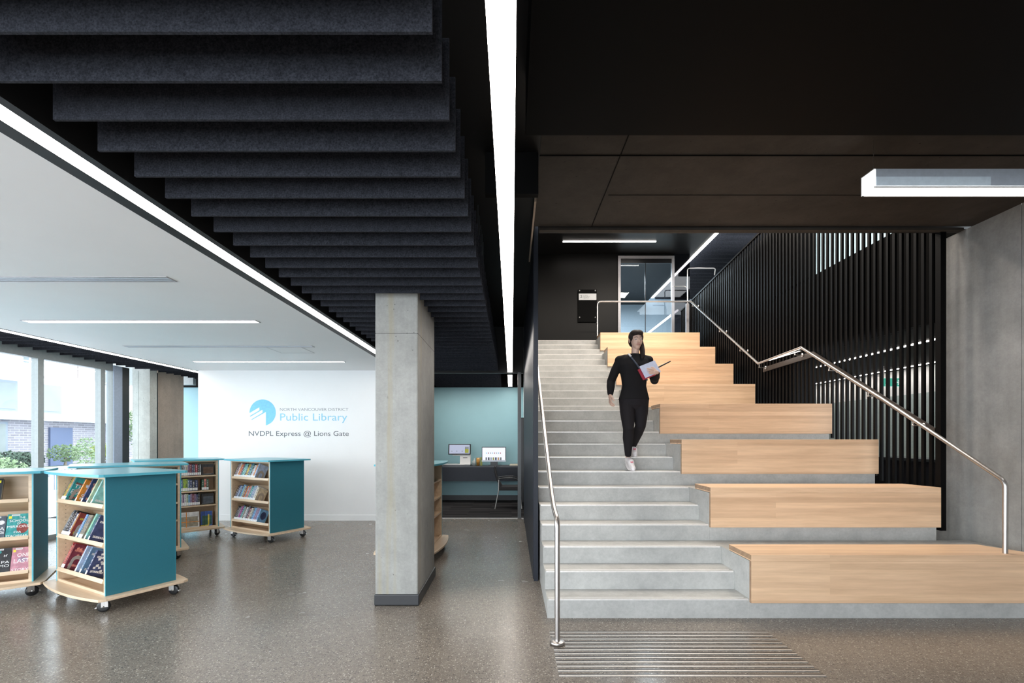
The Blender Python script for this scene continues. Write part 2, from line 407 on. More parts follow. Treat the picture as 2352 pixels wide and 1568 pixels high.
ORD = ['first', 'second', 'third', 'fourth', 'fifth', 'sixth', 'seventh', 'eighth', 'ninth', 'tenth', 'eleventh', 'twelfth', 'thirteenth', 'fourteenth', 'fifteenth', 'sixteenth', 'seventeenth', 'eighteenth', 'nineteenth', 'twentieth'] + ['twenty-' + w for w in ('first', 'second', 'third', 'fourth', 'fifth', 'sixth', 'seventh', 'eighth', 'ninth')] + ['thirtieth'] + ['thirty-' + w for w in ('first', 'second', 'third', 'fourth', 'fifth', 'sixth')]

# ------------------------------------------------------------------ the setting
R, T, D1 = 0.163, 0.28, 4.133                 # riser, tread, distance of the first riser
SX0, SX1, BX1 = 0.306, 2.034, 4.366           # stair, bleacher edges
def step_y(n): return D1 + (n - 1) * T + (3.9 * T if n > 12 else 0)
CZ = 2.82                                      # underside of baffles, white ceiling and lamps
fl = MB().use('floor_polished').box(-9, 9.5, -4, 9.36, -0.2, 0.0).box(-9, 9.5, 9.36, 18, -0.2, -0.005).build('floor'); struct(fl, 'polished grey concrete floor with exposed aggregate')
struct(B('carpet_stripes').box(-9, 0.29, 9.36, 12.1, -0.01, 0.006).build('floor_carpet'), 'dark striped carpet of the computer room')
struct(B('white_ceiling').box(-5.95, -2.15, -1, 9.09, CZ, CZ + 0.08).build('ceiling'), 'white plasterboard ceiling over the book trolleys')
struct(B('black_paint').box(-9, 0.2399, -3.0, 12.2, 3.705, 3.85).build('ceiling_plenum'))
mb = B('black_paint').box(-2.15, -2.067, -1, 9.09, CZ, 3.7).box(-1.971, -1.925, -1, 9.09, CZ, 3.7).box(-2.067, -1.971, -1, 9.09, CZ + 0.03, 3.7)
struct(mb.build('trim_1'), 'black recess framing the lamp at the ceiling edge')
mb = B('black_paint').box(-6.0, -5.95, -1, 9.09, CZ, 3.7).box(-6.12, -6.0, -1, 11, CZ + 0.03, 3.7)
struct(mb.build('trim_2'))
struct(B('white_paint').box(-5.89, -1.9, 9.09, 9.25, 0, CZ).build('wall_back'), 'white wall with the library name')
struct(B('black_paint').box(-5.95, -1.9, 9.09, 9.25, CZ, 3.7).build('wall_back_upper'))
struct(B('white_paint').box(-5.89, -1.9, 9.076, 9.0899, 0.0, 0.105).build('baseboard_back'))
struct(B('black_void').box(-9, 0.294, 12.06, 12.099, CZ + 0.002, 3.69).build('wall_teal_upper'))
struct(B('teal_wall').box(-9, 0.30, 12.1, 12.2, 0, 3.69).build('wall_teal'), 'pale teal back wall of the computer room')
struct(B('dark_rubber').box(-3.9, 0.29, 12.085, 12.0999, 0.006, 0.13).build('baseboard_teal'))
struct(B('white_paint').box(-4.05, -3.9, 9.25, 12.1, 0, 3.7).build('wall_room_side'))
struct(B('white_paint').box(0.294, 0.300, 9.42, 12.1, 0, 3.69).build('wall_room_end'))
struct(B('black_paint').box(-1.9, 0.23, 9.34, 9.40, CZ - 0.02, 3.7).build('trim_3'), 'black header track over the computer room opening')
struct(B('steel_dull').box(-1.9, 0.23, 9.33, 9.365, 0.0, 0.008).build('trim_4'), 'thin metal threshold strip')
struct(B('frame_dark').box(0.118, 0.185, 9.32, 9.42, 0.0, CZ).build('door_1'), 'slim dark post at the edge of the computer room')
# black wall between corridor and stair
mb = B('navy_panel').box(0.24, 0.286, 5.21, 9.41, 0.0, 6.5).box(0.24, 0.286, 9.41, 12.9, 3.70, 6.5)
y = 5.30
while y < 9.3:
    mb.box(0.2345, 0.241, y, y + 0.10, 0.0, 3.70); y += 0.125
struct(mb.build('wall_stair'), 'narrow dark ribbed wall between corridor and stair')
# soffits over the foreground and the stair mouth
struct(B('black_soffit').box(0.084, 4.70, -3.0, 2.90, 3.35, 3.8).build('ceiling_soffit'), 'smooth black dropped ceiling')
mb = B('concrete_slab').box(0.215, 4.70, 2.90, 4.94, 3.70, 4.0).use('black_void')
mb.box(0.215, 4.70, 3.695, 3.702, 3.692, 3.70)
mb.prism([(0.22 + 0.62, 2.95), (0.226 + 0.62, 2.95), (0.82, 4.93), (0.814, 4.93)], 3.694, 3.70)
mb.box(0.86, 3.2, 4.30, 4.303, 3.696, 3.70)
struct(mb.build('ceiling_slab'), 'dark bare concrete slab over the foot of the stair')
struct(B('concrete_slab').box(0.286, 4.62, 4.94, 5.0, 3.665, 3.69).build('trim_5'))
struct(B('concrete_beige').box(0.205, 0.222, 4.34, 5.82, 3.66, 3.70).build('trim_6'), 'thin pale concrete edge beside the black ceiling')
struct(B('black_void').box(-0.2, 0.203, 3.66, 3.72, 3.385, 3.70).build('trim_7'))
struct(B('black_paint').box(0.286, 9.5, 5.0, 5.1, 3.70, 6.9).use('black_void').box(4.69, 5.4, 5.1, 5.6, 3.705, 6.9).build('wall_void_front'))
struct(B('concrete_wall').box(0.5, 9.5, -4.1, -4.0, 0, 3.8).build('wall_light_block'))  # unseen wall added behind the camera to cut the light entering there
# concrete wall on the right
mb = B('concrete_wall').box(4.70, 5.0, -3.0, 4.455, 0, 3.70).box(4.70, 5.0, 4.46, 5.36, 0, 3.70)
struct(mb.build('wall_right'), 'bare grey concrete wall with pinholes')
# stair hall back wall, landing, ceiling
struct(B('dark_grey_wall').box(0.286, 2.855, 13.0, 13.12, 3.6, 6.5).box(2.855, 4.365, 13.0, 13.12, 6.44, 6.5).build('wall_landing'), 'charcoal wall at the top of the stair')
struct(B('dark_grey_wall').box(0.286, 4.9, 5.1, 18.0, 6.50, 6.6).build('ceiling_stair'))
struct(B('black_void').box(4.9, 9.5, 5.1, 18.0, 7.5, 7.6).build('ceiling_upper'))
struct(B('concrete_stair').box(0.286, 9.5, step_y(24) + 0.6, 18, 3.70, 3.9115).build('floor_upper'))
struct(B('grey_room').box(0.3, 9.5, 17.9, 18.0, 3.9, 7.5).build('wall_far'))
struct(B('concrete_pale').box(6.95, 7.5, 14.9, 15.2, 3.9, 7.5).build('wall_pier'), 'pale concrete pier beyond the slatted screen')
struct(B('pale_side_wall').box(7.5, 7.6, 5.1, 18, 3.9, 7.5).build('wall_upper_side'))
# door at the top: frame, transom and panes
dr = B('frame_light').box(2.855, 2.925, 12.96, 13.04, 3.912, 6.44).box(4.295, 4.365, 12.96, 13.04, 3.912, 6.44).box(2.925, 4.295, 12.96, 13.04, 6.37, 6.44).build('door_2')
struct(dr, 'glazed door screen in a pale frame at the top of the stair')
B('black_plastic').box(2.925, 4.295, 12.98, 13.02, 6.25, 6.37).build('transom', dr)
B('glass_grey').box(2.925, 4.295, 12.995, 13.003, 3.912, 6.25).build('pane', dr)
B('black_plastic').box(3.585, 3.60, 12.985, 13.015, 3.912, 6.25).build('mullion', dr)
w = B('glass_dark').box(4.365, 4.785, 12.995, 13.005, 3.96, 6.5).build('window_1'); struct(w, 'dark glass sidelight beside the landing door')
B('frame_light').box(4.365, 4.80, 12.96, 13.04, 3.912, 3.96).build('sill', w)
# far side of the screen: lower room, floor edge, guard
struct(B('black_void').box(4.62, 4.68, 5.36, 13.0, CZ, 4.03).build('trim_8'))
struct(B('black_void').prism([(7.45, 0), (13.0, 0), (13.0, CZ), (7.45, CZ)], 4.60, 4.68, 'x').build('wall_side_lower'))
struct(B('dark_grey_wall').prism([(7.45, 4.03), (13.0, 4.03), (13.0, 4.88), (8.5, 5.23), (7.45, 5.32)], 4.60, 4.66, 'x').build('wall_side_upper'), 'smooth charcoal wall behind the slats')
struct(B('black_void').box(4.69, 9.4, 5.37, 13.0, CZ, 3.9).build('ceiling_side_room'))
struct(B('pale_side_wall').box(7.3, 7.4, 5.0, 13, 0, 2.35).use('white_paint').box(7.3, 7.4, 5.0, 13, 2.35, CZ).build('wall_side_room'), 'pale wall of the room behind the slats')
struct(B('pale_side_wall').box(4.7, 7.3, 12.9, 13.0, 0, CZ).build('wall_side_room_end'))
# concrete column with rubber base
def col_base(x0, x1, y0, y1, m_=0.010): return x0 - m_, x1 + m_, y0 - m_, y1 + m_
cl = B('concrete_column').box(-1.255, -0.862, 4.447, 5.40, 0.0, 3.70).build('column', bevel=0.012); struct(cl, 'free-standing concrete column with rust streaks')
B('dark_rubber').box(-1.263, -0.848, 4.436, 5.412, 0.0, 0.105).build('column_base', cl, bevel=0.01)
B('black_void').box(-1.2555, -0.8615, 4.4465, 5.4005, 2.50, 2.503).build('formwork_joint', cl)
# facade on the left
def window(n, y0, y1, mat='frame_grey', head=2.72):
    f = B(mat).box(-7.08, -6.98, y0, y0 + 0.09, 0, head).box(-7.08, -6.98, y1 - 0.001, y1 + 0.0, 0, head).box(-7.08, -6.98, y0, y1, head, CZ + 0.1).box(-7.08, -6.98, y0 + 0.09, y1, 0, 0.08)
    f.use('frame_dark').box(-7.10, -7.07, y0 + 0.09, y0 + 0.115, 0.08, head)
    o = f.build('window_%d' % n); struct(o)
    B('glass').box(-7.035, -7.025, y0 + 0.115, y1, 0.08, head).build('pane', o)
for i, (a, b_) in enumerate(((-1.0, 1.6), (1.6, 4.3), (4.3, 7.13), (7.13, 8.22), (8.22, 8.47))): window(2 + i, a, b_)
o = B('frame_blue').box(-7.1, -6.96, 8.47, 8.65, 0, CZ).use('frame_dark').box(-7.1, -6.97, 8.65, 8.82, 0, CZ).build('door_3'); struct(o, 'blue-grey entrance door jamb')
B('glass').box(-7.04, -7.03, 8.82, 9.12, 0, CZ).build('pane', o)
struct(B('concrete_pale').box(-7.15, -6.82, 9.12, 9.30, 0, 3.7).build('column_left'), 'pale concrete column beside the entrance')
struct(B('frame_dark').box(-7.0, -6.93, 9.32, 9.48, 0, CZ).build('trim_9'))
struct(B('concrete_beige').box(-7.2, -6.93, 9.48, 10.22, 0, 3.7).build('wall_left'), 'warm beige concrete wall by the entrance')
struct(B('frame_grey').box(-9, -6.98, 10.6, 10.7, CZ - 0.1, 3.7).build('trim_10'))

# white ceiling fittings
def slot(name, label, cat, x0, x1, yc, w_, lit):
    t = thing(name, label, cat, (x0, yc, CZ), 0)
    B('frame_light').box(0, x1 - x0, -w_ / 2 - 0.012, -w_ / 2, -0.006, 0).box(0, x1 - x0, w_ / 2, w_ / 2 + 0.012, -0.006, 0).box(-0.012, 0, -w_ / 2 - 0.012, w_ / 2 + 0.012, -0.006, 0).box(x1 - x0, x1 - x0 + 0.012, -w_ / 2 - 0.012, w_ / 2 + 0.012, -0.006, 0).build('frame', t)
    if lit: B('lamp_strip').box(0, x1 - x0, -w_ / 2, w_ / 2, -0.004, 0).build('diffuser', t)
    else:
        B('frame_grey').box(0, x1 - x0, -w_ / 2, w_ / 2, -0.002, 0).build('backing', t)
        B('silver').box(0, x1 - x0, -w_ * 0.22, -w_ * 0.12, -0.007, -0.002).box(0, x1 - x0, w_ * 0.12, w_ * 0.22, -0.007, -0.002).build('vane', t)
slot('linear_ceiling_light', 'long recessed light in white ceiling, the nearer of two across it', 'ceiling light', -5.32, -2.79, 5.30, 0.09, True)
slot('linear_ceiling_light', 'recessed light in white ceiling just in front of the white logo wall', 'ceiling light', -5.28, -2.79, 8.05, 0.10, True)
slot('slot_diffuser', 'silver linear air slot in the white ceiling, the large near one', 'air vent', -5.3, -2.75, 3.90, 0.10, False)
slot('slot_diffuser', 'thin linear air slot in the white ceiling between the two lights', 'air vent', -5.36, -2.77, 6.73, 0.08, False)
t = thing('access_panel', 'small square access panel flush in the white ceiling', 'panel', (-3.2, 7.0, CZ))
B('frame_light').box(-0.25, 0.25, -0.25, -0.24, -0.003, 0).box(-0.25, 0.25, 0.24, 0.25, -0.003, 0).box(-0.25, -0.24, -0.24, 0.24, -0.003, 0).box(0.24, 0.25, -0.24, 0.24, -0.003, 0).build('frame', t)
B('white_ceiling').box(-0.24, 0.24, -0.24, 0.24, -0.002, 0).build('hatch', t)

# long lamps along the corridor
def long_lamp(label, x0, x1, y0, y1, up=0.08):
    t = thing('linear_light', label, 'ceiling light', ((x0 + x1) / 2, (y0 + y1) / 2, CZ))
    h, l = (x1 - x0) / 2, (y1 - y0) / 2
    B('black_paint').box(-h, h, -l, l, 0.006, up).build('housing', t)
    B('lamp_strip_hot').box(-h, h, -l, l, 0.0, 0.006).build('diffuser', t)
    if up > 0.1:
        for q_ in (-0.7, 0.7): B('frame_dark').box(-0.003, 0.003, l * q_, l * q_ + 0.006, up, 3.7 - CZ).build('hanger', t)
long_lamp('long bright light line running down the black ceiling above the corridor', -0.078, 0.014, -0.5, 9.32, 0.2)
long_lamp('short light line inside the computer room continuing the corridor one', -0.078, 0.014, 9.78, 11.85, 0.2)
long_lamp('bright light line at the edge between white ceiling and black baffles', -2.067, -1.971, -0.5, 9.08, 0.03)
long_lamp('light line along the window side of the white ceiling', -6.11, -6.0, 0.0, 9.5, 0.03)
# the two suspended lamps need hangers
# ------------------------------------------------------------------ felt baffles
def baffle(x0, x1, yc, label, group, z=CZ, h=0.33, gap=None):
    mb = B('felt'); l = (x1 - x0) / 2
    if gap: mb.box(-l, gap[0] - (x0 + x1) / 2, -0.006, 0.006, 0, h).box(gap[1] - (x0 + x1) / 2, l, -0.006, 0.006, 0, h)
    else: mb.box(-l, l, -0.006, 0.006, 0, h)
    hang = 3.70 if z < 4 else 7.5
    mb.use('frame_dark')
    for sx_ in (-0.8, 0.8): mb.box(sx_ * l - 0.003, sx_ * l + 0.003, -0.003, 0.003, h, hang - z)
    o = mb.build('felt_baffle', loc=((x0 + x1) / 2, yc, z))
    tag(o, label, 'baffle', group); return o
k = 0; yb = 1.5385 - 2 * 0.2107
while yb < 9.25:
    g_ = (-1.27, -0.85) if 4.43 < yb < 5.42 else None
    if g_: lab = 'black felt baffle hung around the concrete column'
    elif k < 12: lab = 'black felt baffle over the corridor, %s counted from the camera end' % ORD[k]
    else: lab = 'slim black felt baffle far along the corridor ceiling beyond the column'
    if g_:
        baffle(-1.853, g_[0], yb, 'black felt baffle ending at the window side of the concrete column', 'baffles cut at the column, window side'); baffle(g_[1], -0.252, yb, 'short black felt baffle starting at the stair side of the concrete column', 'baffles cut at the column, stair side')
    else: baffle(-1.853, -0.252, yb, lab, 'felt baffles over the corridor')
    yb += 0.2107; k += 1
yb = 9.6
while yb < 12.0:
    baffle(-1.853, -0.252, yb, 'black felt baffle in the ceiling of the computer room', 'felt baffles in the computer room'); yb += 0.2107
yb = 3.0
while yb < 12.0:
    baffle(-6.93 if yb < 9.0 else -6.8, -6.13, yb, 'short black felt baffle above the window wall', 'felt baffles along the windows'); yb += 0.2107
yb = 9.5
while yb < 12.0:
    baffle(-6.1, -4.2, yb, 'black felt baffle above the entry behind the white wall', 'felt baffles behind the white wall'); yb += 0.2107
yb = 11.2
while yb < 17.5:
    baffle(5.1, 6.9, yb, 'long black baffle in the high ceiling beyond the slatted screen', 'baffles in the upper hall', z=6.5, h=0.25); yb += 0.30

# ------------------------------------------------------------------ lettering on the white wall
S = 9.09 / FPX
def wx(px): return (px - 1175) * S
def wz(py): return EYE + (1008 - py) * S
WM = Matrix.Translation((0, 9.0899, 0))
sg = thing('wall_sign', 'blue and grey library name and round logo lettered on the white wall', 'sign', (wx(602), 9.0899, wz(947)))
def zpt(x, y): return (wx(540 + x / 6.9176), wz(880 + y / 6.9176))
lg = MB().use('logo_blue'); L0 = sg.location
cx_, cz_ = zpt(438, 465); rr_ = 208 / 6.9176 * S
pts = [(cx_ + rr_ * math.cos(a * PI / 40), cz_ + rr_ * math.sin(a * PI / 40)) for a in range(80)]
lg.prism(pts, 9.0872, 9.0899, 'y').use('white_paint')
for poly in ([(222, 477), (385, 381), (388, 428), (228, 524)], [(224, 542), (436, 419), (437, 467), (240, 586)], [(240, 597), (490, 455), (490, 700), (240, 700)]):
    lg.prism([zpt(*p) for p in poly], 9.0862, 9.0872, 'y')
lo = lg.build('logo', sg); 
Minv = Matrix.Translation(-L0)
lo.matrix_local = Minv
for body, mat, x0, x1, base, top in (('NORTH VANCOUVER DISTRICT', 'text_grey', 643, 800, 943.2, 936.8), ('Public Library', 'logo_pale_blue', 643.5, 797.5, 965.6, 949.2), ('NVDPL Express @ Lions Gate', 'text_dark', 571.5, 801, 1000.8, 989.0)):
    to = text_mesh(body, mat, wx(x0), wx(x1) - wx(x0), wz(base), wz(top) - wz(base), WM, 'lettering', sg)
    to.matrix_local = Minv

# ------------------------------------------------------------------ the staircase and bleachers
st = thing('staircase', 'pale concrete staircase with metal nosings climbing beside timber benches', 'staircase', (SX0, D1, 0))
prof = [(D1, 0)]
for n in range(1, 25):
    prof.append((step_y(n), n * R)); prof.append((step_y(n + 1) if n < 24 else step_y(24) + 0.62, n * R))
    if n == 24: prof.append((step_y(24) + 0.62, 3.3))
prof.append((9.35, 1.9)); prof.append((9.35, 0.0))
LT = Matrix.Translation((-SX0, -D1, 0))
mb = B('concrete_stair').prism(prof, SX0, SX1, 'x', LT); mb.build('steps', st)
for n in range(1, 25):
    y0 = step_y(n)
    nb = B('nosing_metal').box(SX0 + 0.01, SX1 - 0.012, y0 - 0.001, y0 + 0.012, n * R - 0.010, n * R + 0.002, LT)
    nb.box(SX0 + 0.01, SX1 - 0.03, y0 + 0.040, y0 + 0.052, n * R - 0.001, n * R + 0.002, LT).build('nosing', st)
tr = thing('seating_terrace', 'stepped concrete terrace carrying the timber benches', 'bleachers', (SX1, D1, 0))
LT2 = Matrix.Translation((-SX1, -D1, 0))
BY = [step_y(1), step_y(4), step_y(7), step_y(10), step_y(13), step_y(16), step_y(19), step_y(22)]
for i in range(8):
    top = 3 * (i + 1) * R
    yend = BY[i + 1] if i < 7 else step_y(24) + 0.62
    x1 = 4.70 if i == 0 else (BX1 if i < 4 else 4.30)
    bottom = 0 if i < 5 else top - 0.75
    bb = B('concrete_stair').box(SX1 + 0.001, min(x1, 4.695), BY[i], yend + (0.001 if i < 7 else 0), bottom, top, LT2)
    bb.build('concrete_tier', tr)
EX = {0: 'lowest and widest', 1: 'second from the floor', 2: 'third from the floor', 3: 'fourth up, last below the mid landing', 4: 'first above the mid landing', 5: 'third from the top', 6: 'second from the top', 7: 'topmost, under the steel guard rail'}
for i in range(8):
    top = 3 * (i + 1) * R; yf = BY[i] - 0.03
    x0 = SX1; x1 = {0: 4.52}.get(i, 4.39 if i < 4 else 4.31); xb = {0: 4.344, 1: 4.33}.get(i, x1 - 0.04 if i < 4 else x1)
    t = thing('timber_bench', 'pale maple bench, ' + EX[i], 'bench', (x0, yf, top), 0, 'maple benches on the concrete terrace')
    w1, wb = x1 - x0, xb - x0
    s_ = B('bench_maple').prism([(0.0, 0.0), (w1, 0.0), (wb, 0.42), (0.0, 0.42)], 0.004, 0.058)
    s_.use('bench_endgrain').box(-0.004, 0.0, 0.001, 0.419, 0.016, 0.057); s_.build('seat', t, bevel=0.003)
    f_ = B('bench_maple').box(0.0, w1, 0.0, 0.0295, -0.352, 0.0035).use('bench_endgrain').box(-0.003, 0.0, 0.001, 0.029, -0.351, 0.003); f_.build('front_board', t, bevel=0.002)

# tactile warning bars
ys_ = [1452, 1459.5, 1467.6, 1475.6, 1484.2, 1492.6, 1501.5, 1510.4, 1520.2, 1530.4, 1540.5, 1551.8]
for i, yy in enumerate(ys_):
    Y = FPX * EYE / (yy - 1008); x0 = 0.395 if i in (3, 4) else (0.306 if i > 2 else 0.300); x1 = 2.03
    cond = 'nearest the stair' if i == 0 else ('nearest the camera' if i == 11 else '%s counted out from the stair' % ORD[i])
    t = thing('tactile_bar', 'metal warning bar set in the floor, ' + cond, 'floor strip', (x0, Y, 0), 0, 'warning bars before the stair')
    B('steel_dull').box(0, x1 - x0, -0.012, 0.008, 0.0, 0.004).build('metal_bar', t)
    B('black_plastic').box(0, x1 - x0, 0.008, 0.022, 0.0, 0.0035).build('rubber_insert', t)

# ------------------------------------------------------------------ handrails
def arc(p0, p1, p2, r, n=6):
    p0, p1, p2 = Vector(p0), Vector(p1), Vector(p2); a = p1 + (p0 - p1).normalized() * r; b_ = p1 + (p2 - p1).normalized() * r
    return [(a * (1 - t_) ** 2 + p1 * 2 * t_ * (1 - t_) + b_ * t_ ** 2) for t_ in [k_ / n for k_ in range(n + 1)]]
def path(pts, r):
    out = [Vector(pts[0])]
    for i in range(1, len(pts) - 1): out += arc(pts[i - 1], pts[i], pts[i + 1], r)
    return out + [Vector(pts[-1])]
def bracket(parent, p, wall_x, L):
    p = Vector(p); d = 1 if wall_x > p.x else -1
    mb = B('steel').tube([p + Vector((0, 0, -0.018)), p + Vector((0, 0, -0.065)), p + Vector((d * 0.02, 0, -0.075)), Vector((wall_x, p.y, p.z - 0.075))], 0.007, 10)
    mb.lathe([(0.0, 0), (0.028, 0), (0.028, 0.008), (0, 0.008)], 20, Matrix.Translation(Vector((wall_x - (0.008 if d > 0 else 0), p.y, p.z - 0.075))), 'x')
    mb.ball(p + Vector((0, 0, -0.070)), 0.012)
    for i_, v_ in enumerate(mb.v): mb.v[i_] = tuple(Vector(v_) - L)
    mb.build('bracket', parent)
lh = thing('handrail', 'brushed steel handrail standing on a floor flange beside the dark wall', 'handrail', (0.341, 3.61, 0)); L = Vector((0.341, 3.61, 0))
pz = 0.93
mb = B('steel').tube([q - L for q in path([(0.341, 3.61, 0.01), (0.341, 3.61, pz), (0.334, 3.83, pz + 0.055), (0.33, 4.03, 1.10), (0.33, 5.82, 2.20), (0.33, 7.2, 3.02), (0.33, 8.5, 3.02)], 0.07)], 0.0195, 16); mb.build('rail', lh)
B('steel').lathe([(0.0, 0.0), (0.055, 0.0), (0.055, 0.022), (0.05, 0.026), (0.0, 0.026)], 32).build('flange', lh)
for yy in (5.35, 6.4): bracket(lh, (0.33, yy, 1.10 + (yy - 4.03) * 0.613), 0.286, L)
rh = thing('handrail', 'long steel handrail climbing along the slatted screen from the lowest bench', 'handrail', (4.255, 4.17, 0.547)); L = Vector((4.255, 4.17, 0.547))
RX = 4.30
main = [(4.255, 4.17, 0.547), (4.258, 4.17, 1.165), (RX, 5.6, 1.988), (RX, 7.18, 2.887), (RX, 8.43, 2.845), (RX, 11.62, 4.833)]
pp = [Vector(main[0])] + arc(*main[0:3], 0.06) + [Vector(main[2]), Vector(main[3]), Vector(main[4]), Vector(main[5])]
B('steel').tube([q - L for q in pp], 0.0195, 16).build('rail', rh)
B('lamp_small').box(RX - 0.008 - L.x, RX + 0.008 - L.x, 7.22 - L.y, 8.40 - L.y, 2.840 - L.z, 2.846 - L.z).build('light_strip', rh)
for yy, zz in ((5.18, 1.75), (5.83, 2.12), (6.55, 2.53), (7.34, 2.88), (8.40, 2.846), (9.1, 3.26), (10.0, 3.82), (11.5, 4.76)): bracket(rh, (RX, yy, zz), 4.415 if yy < 8.45 else 4.447, L)
gr = thing('guard_rail', 'steel guard rail along the back of the topmost bench', 'guard rail', (2.06, 11.62, 3.97)); L = Vector((2.06, 11.62, 3.97))
B('steel').tube([q - L for q in path([(2.04, 11.50, 3.975), (2.06, 11.62, 4.833), (4.28, 11.62, 4.833)], 0.10)], 0.0195, 14).build('rail', gr)
gt = thing('guard_rail', 'thin tube guard loop standing behind the top bench beside the glass', 'guard rail', (4.40, 12.1, 3.912)); L = Vector((4.40, 12.1, 3.912))
B('steel').tube([q - L for q in path([(4.40, 12.1, 4.2), (4.40, 12.1, 5.80), (5.10, 12.1, 5.80), (5.16, 12.3, 5.70)], 0.06)], 0.012, 10).build('rail', gt)
B('steel').tube([q - L for q in path([(4.37, 12.14, 4.1), (4.425, 12.14, 4.2), (4.425, 12.14, 5.30), (4.36, 12.14, 5.36), (4.05, 12.14, 5.36)], 0.04)], 0.009, 10).build('inner_rail', gt)
B('frame_light').box(4.36 - L.x, 4.43 - L.x, -0.035, 0.035, 0.0, 1.0).build('post', gt)
lr = thing('rail_reflection', 'glowing strip added behind the landing glass as the mirror image of the rail', 'reflection', (4.5, 13.4, 5.02))  # glowing bar added behind the glass to stand for the rail's reflection
B('lamp_small').box(-0.02, 0.02, -0.30, 4.0, -0.02, 0.02).use('frame_dark').box(-0.02, 0.02, 3.9, 3.95, -1.1, -0.02).build('light_strip', lr)

# ------------------------------------------------------------------ slatted screen
ss = thing('slatted_screen', 'tall screen of thin black vertical slats beside the timber benches', 'screen', (4.45, 5.0, 0.585))
L = Vector((4.45, 5.0, 0.585)); FY = 5.04; nf = 0; fin_src = None
def screen_top(y): return 5.23 + (8.5 - y) * 0.085 if y > 8.5 else 5.30
def screen_bot(y):
    if y < 7.2: return 0.60 + max(0, (y - 5.1)) * 0.58
    if y < 8.6: return 1.9
    return 1.95 + (y - 8.6) * 0.58
yy = FY + 0.099
while yy < 12.75:
    B('fin_black').box(0, 0.025, -0.018, 0.018, screen_bot(yy) - L.z, screen_top(yy) - L.z).build('slat', ss, loc=(0, yy - L.y, 0)); yy += 0.0995; nf += 1
B('fin_black').box(-0.028, 0.03, -0.035, 0.028, 0.0, 3.69 - L.z).build('end_post', ss, loc=(0, 5.0 + 0.02 - L.y, 0))
tb = B('fin_black'); pr = [(5.0, 0), (12.7, 0)]
tb.prism([(8.5 - L.y, 5.23 - L.z), (12.7 - L.y, 4.873 - L.z), (12.7 - L.y, 4.905 - L.z), (8.5 - L.y, 5.262 - L.z)], -0.012, 0.03, 'x').build('top_bar', ss)
# flat bar that carries the handrail brackets
fb = B('bar_brown'); pl = [(5.05, 1.60), (7.10, 2.775), (8.50, 2.745), (11.6, 4.66)]
for (a0, z0), (a1, z1) in zip(pl[:2], pl[1:3]): fb.prism([(a0 - L.y, z0 - 0.04 - L.z), (a1 - L.y, z1 - 0.04 - L.z), (a1 - L.y, z1 + 0.04 - L.z), (a0 - L.y, z0 + 0.04 - L.z)], -0.033, -0.013, 'x')
fb.build('bracket_bar', ss)

# lamps in the stair hall and side room
def lamp_box(label, x0, x1, y0, y1, z0, mat='lamp_strip_hot', name='linear_light'):
    t = thing(name, label, 'ceiling light', ((x0 + x1) / 2, (y0 + y1) / 2, z0)); a, b_ = (x1 - x0) / 2, (y1 - y0) / 2
    B(mat).box(-a, a, -b_, b_, -0.012, -0.004).build('diffuser', t); B('black_paint').box(-a - 0.005, a + 0.005, -b_ - 0.005, b_ + 0.005, -0.0045, 0.0).build('housing', t)
lamp_box('short light line in the dark ceiling above the landing wall', 1.29, 3.63, 12.13, 12.20, 6.50)
lamp_box('oblique light line in the dark ceiling beyond the landing', 4.90, 4.99, 10.2, 17.0, 6.50)
lamp_box('light line under the floor edge behind the slats, the upper of the two', 5.41, 5.47, 5.6, 12.5, CZ, 'lamp_strip_hot')
lamp_box('light line at the pale wall behind the slats, the lower of the two', 7.03, 7.09, 5.6, 12.5, CZ, 'lamp_strip_hot')
# pendant
pd = thing('pendant_light', 'long silver box pendant light glowing at its end and underside', 'pendant light', (2.587, 3.45, 3.325))
B('silver').box(0.012, 2.06, 0.0, 0.125, 0.012, 0.133).build('housing', pd, bevel=0.002)
B('lamp_pendant').box(0.0, 2.06, 0.006, 0.119, 0.0, 0.0118).box(0.0, 0.0118, 0.006, 0.119, 0.0, 0.128).build('diffuser', pd)
B('white_plastic').box(0.0, 2.06, 0.119, 0.127, -0.004, 0.010).box(-0.002, 0.012, 0.0, 0.127, 0.128, 0.135).box(-0.004, 0.012, 0.119, 0.127, -0.004, 0.135).box(0.0, 2.06, -0.003, 0.0055, -0.002, 0.008).build('trim_edge', pd)
B('pale_strip_face').box(0.014, 0.83, -0.002, 0.0, 0.014, 0.075).build('pale_strip', pd)  # paler rectangle on the lower part of the front face
for xx in (0.04, 1.9): B('steel').tube([(xx, 0.06, 0.133), (xx, 0.06, 0.372)], 0.0012, 8).lathe([(0, 0.133), (0.008, 0.133), (0.006, 0.148), (0, 0.148)], 12, Matrix.Translation((xx, 0.06, 0))).build('cable', pd)
# exit sign
ex = thing('exit_sign', 'green and white running figure exit sign glimpsed between the slats', 'exit sign', (6.72, 8.55, 2.52))
B('exit_white').box(-0.18, 0.18, -0.02, 0.02, -0.07, 0.09).build('housing', ex)
eg = B('exit_glow').box(-0.17, 0.17, -0.024, -0.0201, -0.06, 0.08); eg.build('face', ex)
fg = B('exit_white')
for a, b_, c_ in (((-0.11, 0.05), (-0.10, 0.01), 0.012), ((-0.10, 0.01), (-0.13, -0.045), 0.009), ((-0.10, 0.01), (-0.065, -0.04), 0.009), ((-0.105, 0.035), (-0.065, 0.02), 0.007), ((0.03, 0.01), (0.13, 0.01), 0.012), ((0.13, 0.01), (0.09, 0.05), 0.010), ((0.13, 0.01), (0.09, -0.03), 0.010)):
    fg.tube([(a[0], -0.026, a[1]), (b_[0], -0.026, b_[1])], c_, 8)
fg.ball((-0.105, -0.026, 0.062), 0.012); fg.build('pictogram', ex)
